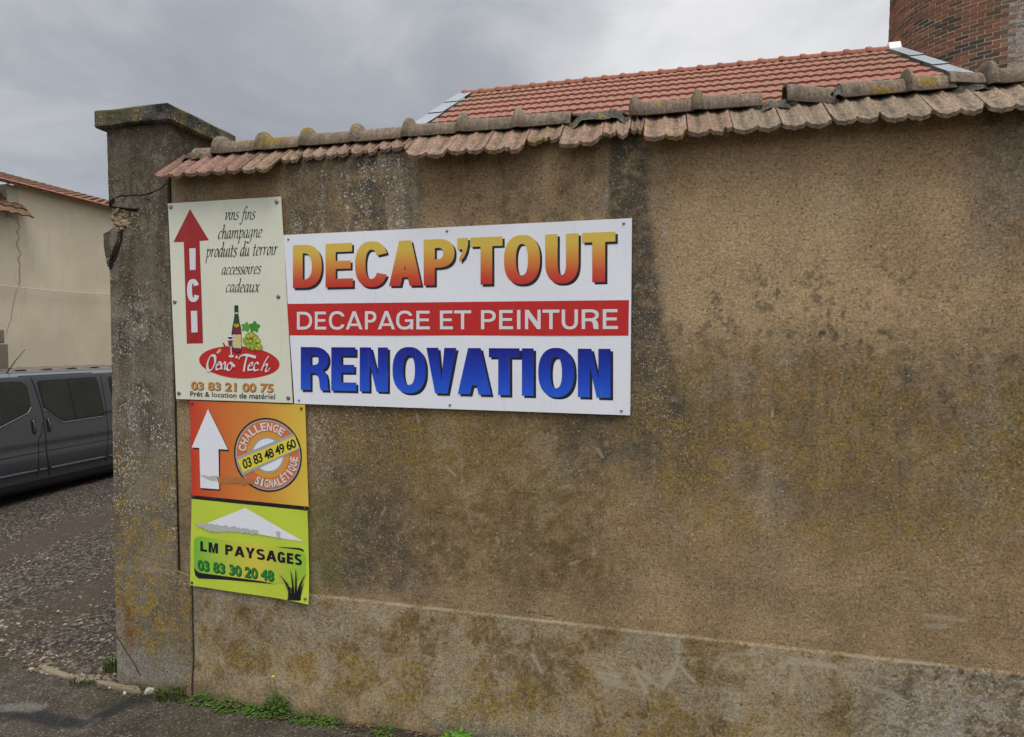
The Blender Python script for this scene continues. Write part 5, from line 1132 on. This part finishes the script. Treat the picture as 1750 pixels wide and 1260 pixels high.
vs_ = [(CHX+(CHR-.012*(z-6)-.0065)*math.cos(6.2832*j/k), CHY+(CHR-.012*(z-6)-.0065)*math.sin(6.2832*j/k), z) for z in zz for j in range(k)]
mb.add(vs_, [(i*k+j, i*k+(j+1) % k, (i+1)*k+(j+1) % k, (i+1)*k+j) for i in range(len(zz)-1) for j in range(k)])
obj('mortar_core', mb.mesh(), plain('lime mortar', (.50, .42, .31, 1), .95, var=.3, scale=30.), ch, True)

# ------------------------------------------------------------------ small things along the foot of the wall
m_lf, t = mat('weed leaf'); P = t.coord(); n = t.noise(P, 25., 4.); t.out(t.mix(n, (.040, .085, .012, 1), (.095, .165, .022, 1)), .65, spec=.25); M_leaf = m_lf
m_gs, t = mat('grass blade'); P = t.coord(); n = t.noise(P, 20., 4.); t.out(t.mix(n, (.050, .090, .016, 1), (.12, .15, .035, 1)), .7, spec=.2); M_grass = m_gs
M_dry = plain('dry leaf', (.24, .105, .045, 1), .85, var=.35, scale=40.); M_dry2 = plain('brown leaf', (.16, .09, .05, 1), .85, var=.35, scale=40.)
def leaf_clump(name, label, px, py, r, h, n, m=None, seed=0, size=.022, dy=0.):
    p = on(px, py, 2, 0.); rd = random.Random(seed); mb = MB()
    y0 = min(p[1]+dy, -.075 if p[0] > .02 else 1)
    for i in range(int(n*1.7)):
        a = rd.uniform(0, 6.28); rad = r*1.25*math.sqrt(rd.random()); bx, by = p[0]+rad*math.cos(a), y0+rad*.55*math.sin(a); z = h*rd.random()**1.3*(1-.6*rad/r); s_ = size*rd.uniform(.7, 1.5)
        d_ = Vector((math.cos(a), math.sin(a)-.5, rd.uniform(-.2, .7))).normalized(); sd = d_.cross(Vector((0, 0, 1))).normalized(); up_ = sd.cross(d_).normalized(); b = Vector((bx, by, z+.004))
        mb.add([b, b+d_*s_*.5+sd*s_*.42, b+d_*s_*1.15-up_*s_*.15, b+d_*s_*.5-sd*s_*.42, b+d_*s_*.55+up_*s_*.12], [(0, 1, 4), (1, 2, 4), (2, 3, 4), (3, 0, 4)])
        if i % 4 == 0: mb.tube([(bx, by, 0), (bx, by, z+.004)], .0016, 3, cap=False)
    return tag(obj(name, mb.mesh(recalc=False), m or M_leaf, None), label, 'weed', 'weeds along the foot of the wall')
def grass_clump(name, label, px, py, r, h, n, seed=0, lean=.5):
    p = on(px, py, 2, 0.); rd = random.Random(seed); mb = MB()
    for i in range(n):
        a = rd.uniform(0, 6.28); rad = r*math.sqrt(rd.random()); b = Vector((p[0]+rad*math.cos(a), p[1]+rad*.6*math.sin(a), 0)); hh = h*rd.uniform(.5, 1.1); l_ = Vector((rd.uniform(-1, 1), rd.uniform(-1, .4), 0))*hh*lean; w_ = .0032
        sd = Vector((-l_.y, l_.x, 0)).normalized()*w_ if l_.length > 1e-5 else Vector((w_, 0, 0)); m1 = b+l_*.35+Vector((0, 0, hh*.6)); tp = b+l_+Vector((0, 0, hh*.85))
        mb.add([b-sd, b+sd, m1+sd*.8, m1-sd*.8, tp], [(0, 1, 2, 3), (3, 2, 4)])
    return tag(obj(name, mb.mesh(recalc=False), M_grass, None), label, 'grass', 'grass tufts at the gate pillar')
grass_clump('grass_tuft', 'green grass tuft at the left foot of the pillar', 196, 1146, .10, .13, 150, 1)
grass_clump('grass_tuft', 'short grass tuft growing between the pale kerb stones', 143, 1168, .11, .05, 120, 2)
grass_clump('grass_tuft', 'grass tuft leaning over the pavement below the pillar front', 292, 1192, .12, .10, 150, 3, .8)
leaf_clump('weed', 'low green weed just right of the pillar joint', 352, 1194, .075, .05, 70, seed=4)
leaf_clump('weed', 'low spreading weed at the wall foot below the lime sign', 402, 1203, .11, .05, 110, seed=5)
leaf_clump('weed', 'low weed next to the tallest weed at the wall foot', 447, 1210, .08, .045, 70, seed=6)
tw = leaf_clump('weed', 'tallest weed with a yellow flower against the wall', 487, 1206, .07, .22, 110, seed=7, size=.020)
p = on(490, 1206, 2, 0.); mb = MB(); mb.tube([(p[0], -.085, 0), (p[0]+.01, -.09, .15), (p[0]-.01, -.095, .27)], .002, 4)
obj('stem', mb.mesh(), M_leaf, tw); obj('flower', MB().tube([(p[0]-.01, -.095, .268), (p[0]-.01, -.097, .278)], .010, 8).mesh(), plain('yellow petal', (.6, .45, .03, 1), .6), tw)
leaf_clump('weed', 'scattered small weed between the tallest weed and the dry leaves', 520, 1217, .09, .03, 40, seed=8)
leaf_clump('weed', 'small weed at the wall foot left of the dry leaves', 572, 1222, .06, .035, 40, seed=9)
leaf_clump('weed', 'thin weed patch between the two small weeds left of the dry leaves', 546, 1221, .07, .03, 40, seed=15)
leaf_clump('weed', 'small weed among the dry leaves at the wall foot', 662, 1243, .06, .04, 45, seed=10)
m_lf2, t = mat('bright weed leaf'); P = t.coord(); n = t.noise(P, 25., 4.); t.out(t.mix(n, (.07, .19, .012, 1), (.14, .30, .025, 1)), .6, spec=.25)
leaf_clump('weed', 'bright green leafy weed at the bottom edge of the photo', 790, 1262, .075, .10, 90, m_lf2, 11, .028)
for i, (px, py, lb, mm) in enumerate([(618, 1238, 'reddish dry leaf nearest the small left weed', M_dry), (634, 1242, 'reddish dry leaf lying beside another one by the wall', M_dry), (702, 1253, 'brown dry leaf in front of the bright weed', M_dry), (716, 1248, 'dull brown dry leaf propped against the wall', M_dry2), (738, 1256, 'orange brown dry leaf closest to the bright weed', M_dry), (600, 1196, 'thin reddish dry leaf below the pillar joint', M_dry2)]):
    if i == 5: px, py = 366, 1197
    p = on(px, py, 2, 0.); rd = random.Random(40+i); a = rd.uniform(0, 3); L = .045; d_ = Vector((math.cos(a), math.sin(a)*.5, .35)).normalized()*L; sd = Vector((-math.sin(a), math.cos(a)*.6, .2)).normalized()*L*.42; b = Vector((p[0], min(p[1], -.07) if i < 5 else p[1], .008))
    mb = MB().add([b-d_*.5, b-d_*.1+sd, b+d_*.25+sd*.7+Vector((0, 0, .012)), b+d_*.6, b+d_*.2-sd*.8, b-d_*.15-sd, b+Vector((0, 0, -.005))], [(0, 1, 6), (1, 2, 6), (2, 3, 6), (3, 4, 6), (4, 5, 6), (5, 0, 6)])
    tag(obj('dry_leaf', mb.mesh(recalc=False), mm, None), lb, 'leaf', 'dry leaves at the foot of the wall')
M_soil = plain('dark soil', (.035, .030, .020, 1), .95, var=.45, scale=60., bump=.8)
def soil_z(x, y):
    return -.012+.034*S(.10, .0, np.abs(y+.085-.03*fbm(x*3, x*0, 301)))*S(.30, .62, fbm(x*5, y*14, 302))+.010*(fbm(x*40, y*40, 303)-.5)
o = lumps(.0, 6.4, -.20, -.02, soil_z, .014, M_soil, 'soil', None); o['kind'] = 'stuff'
def litter():
    n = 1500; x = rng.uniform(-.6, 5, n); y = np.where(x < .02, -.05, -.06)-.13*rng.random(n)**2.5; k = fbm(x*4, x*0, 305) > .36; x, y = x[k], y[k]; n = len(x)
    L = rng.uniform(.004, .013, n); a = rng.uniform(0, 6.28, n); z = .012+.014*rng.random(n); b = np.array([(-1, 0, 0), (0, .5, .3), (1, 0, .1), (0, -.5, .2)])
    v = b[None]*L[:, None, None]; ca, sa_ = np.cos(a)[:, None], np.sin(a)[:, None]
    V = np.stack([v[..., 0]*ca-v[..., 1]*sa_+x[:, None], v[..., 0]*sa_+v[..., 1]*ca+y[:, None], v[..., 2]+z[:, None]], -1).reshape(-1, 3)
    o_ = obj('leaf_litter', arr_mesh(V, np.arange(4*n).reshape(n, 4)), M_lit); o_['kind'] = 'stuff'
M_lit, t = mat('leaf litter'); P = t.coord(); g = t.n('ShaderNodeSeparateColor', i0=t.voro(P, 40.).outputs['Color']).outputs[0]
t.out(t.ramp(g, [(0., (.05, .06, .015, 1)), (.4, (.09, .12, .02, 1)), (.6, (.13, .08, .04, 1)), (.8, (.20, .10, .045, 1)), (1., (.25, .22, .16, 1))]), .9)
litter()
M_kerb = plain('tan kerb stone', (.22, .175, .115, 1), .92, var=.3, scale=25., bump=.6); M_pale = plain('pale stone', (.45, .40, .32, 1), .9, var=.2, scale=30., bump=.4)
def ground_stone(name, label, pts, h, m, cat='stone', group=None):
    loop = [on(px, py, 2, .0) for px, py in pts]; c = sum(loop)/len(loop); rd = random.Random(len(label))
    lo = [(p[0], p[1], -.01) for p in loop]; hi = [(c[0]+(p[0]-c[0])*.9, c[1]+(p[1]-c[1])*.9, h*rd.uniform(.75, 1.1)) for p in loop]; n = len(lo)
    mb = MB().add(lo+hi, [(i, (i+1) % n, n+(i+1) % n, n+i) for i in range(n)]+[tuple(range(n, 2*n))]); return tag(obj(name, mb.mesh(.004), m, None), label, cat, group)
ground_stone('kerb_stone', 'tan kerb stone farthest from the pillar, half sunk in gravel', [(62, 1139), (84, 1143), (118, 1154), (132, 1162), (110, 1162), (78, 1152)], .022, M_kerb, 'kerb stone', 'broken kerb stones at the gateway')
ground_stone('kerb_stone', 'small tan kerb stone next to the grass between kerb pieces', [(118, 1158), (140, 1156), (172, 1160), (174, 1165), (150, 1167), (122, 1165)], .02, M_kerb, 'kerb stone', 'broken kerb stones at the gateway')
ground_stone('kerb_stone', 'longest tan kerb stone, ending at the pillar front', [(158, 1166), (185, 1168), (215, 1176), (240, 1177), (243, 1184), (226, 1186), (196, 1179), (166, 1172)], .025, M_kerb, 'kerb stone', 'broken kerb stones at the gateway')
ground_stone('pale_stone', 'pale flat stone against the pillar front', [(245, 1186), (252, 1179), (266, 1178), (263, 1184), (250, 1188)], .022, M_pale)
ground_stone('pale_stone', 'tiny white pebble in front of the kerb stone', [(209, 1186), (214, 1183), (217, 1186), (213, 1189)], .014, M_pale)
ground_stone('dark_stone', 'dark grey rounded stone in the gravel behind the kerb stones', [(140, 1152), (150, 1147), (159, 1150), (156, 1156), (146, 1157)], .035, plain('dark stone', (.09, .085, .08, 1), .85, var=.25, bump=.4))
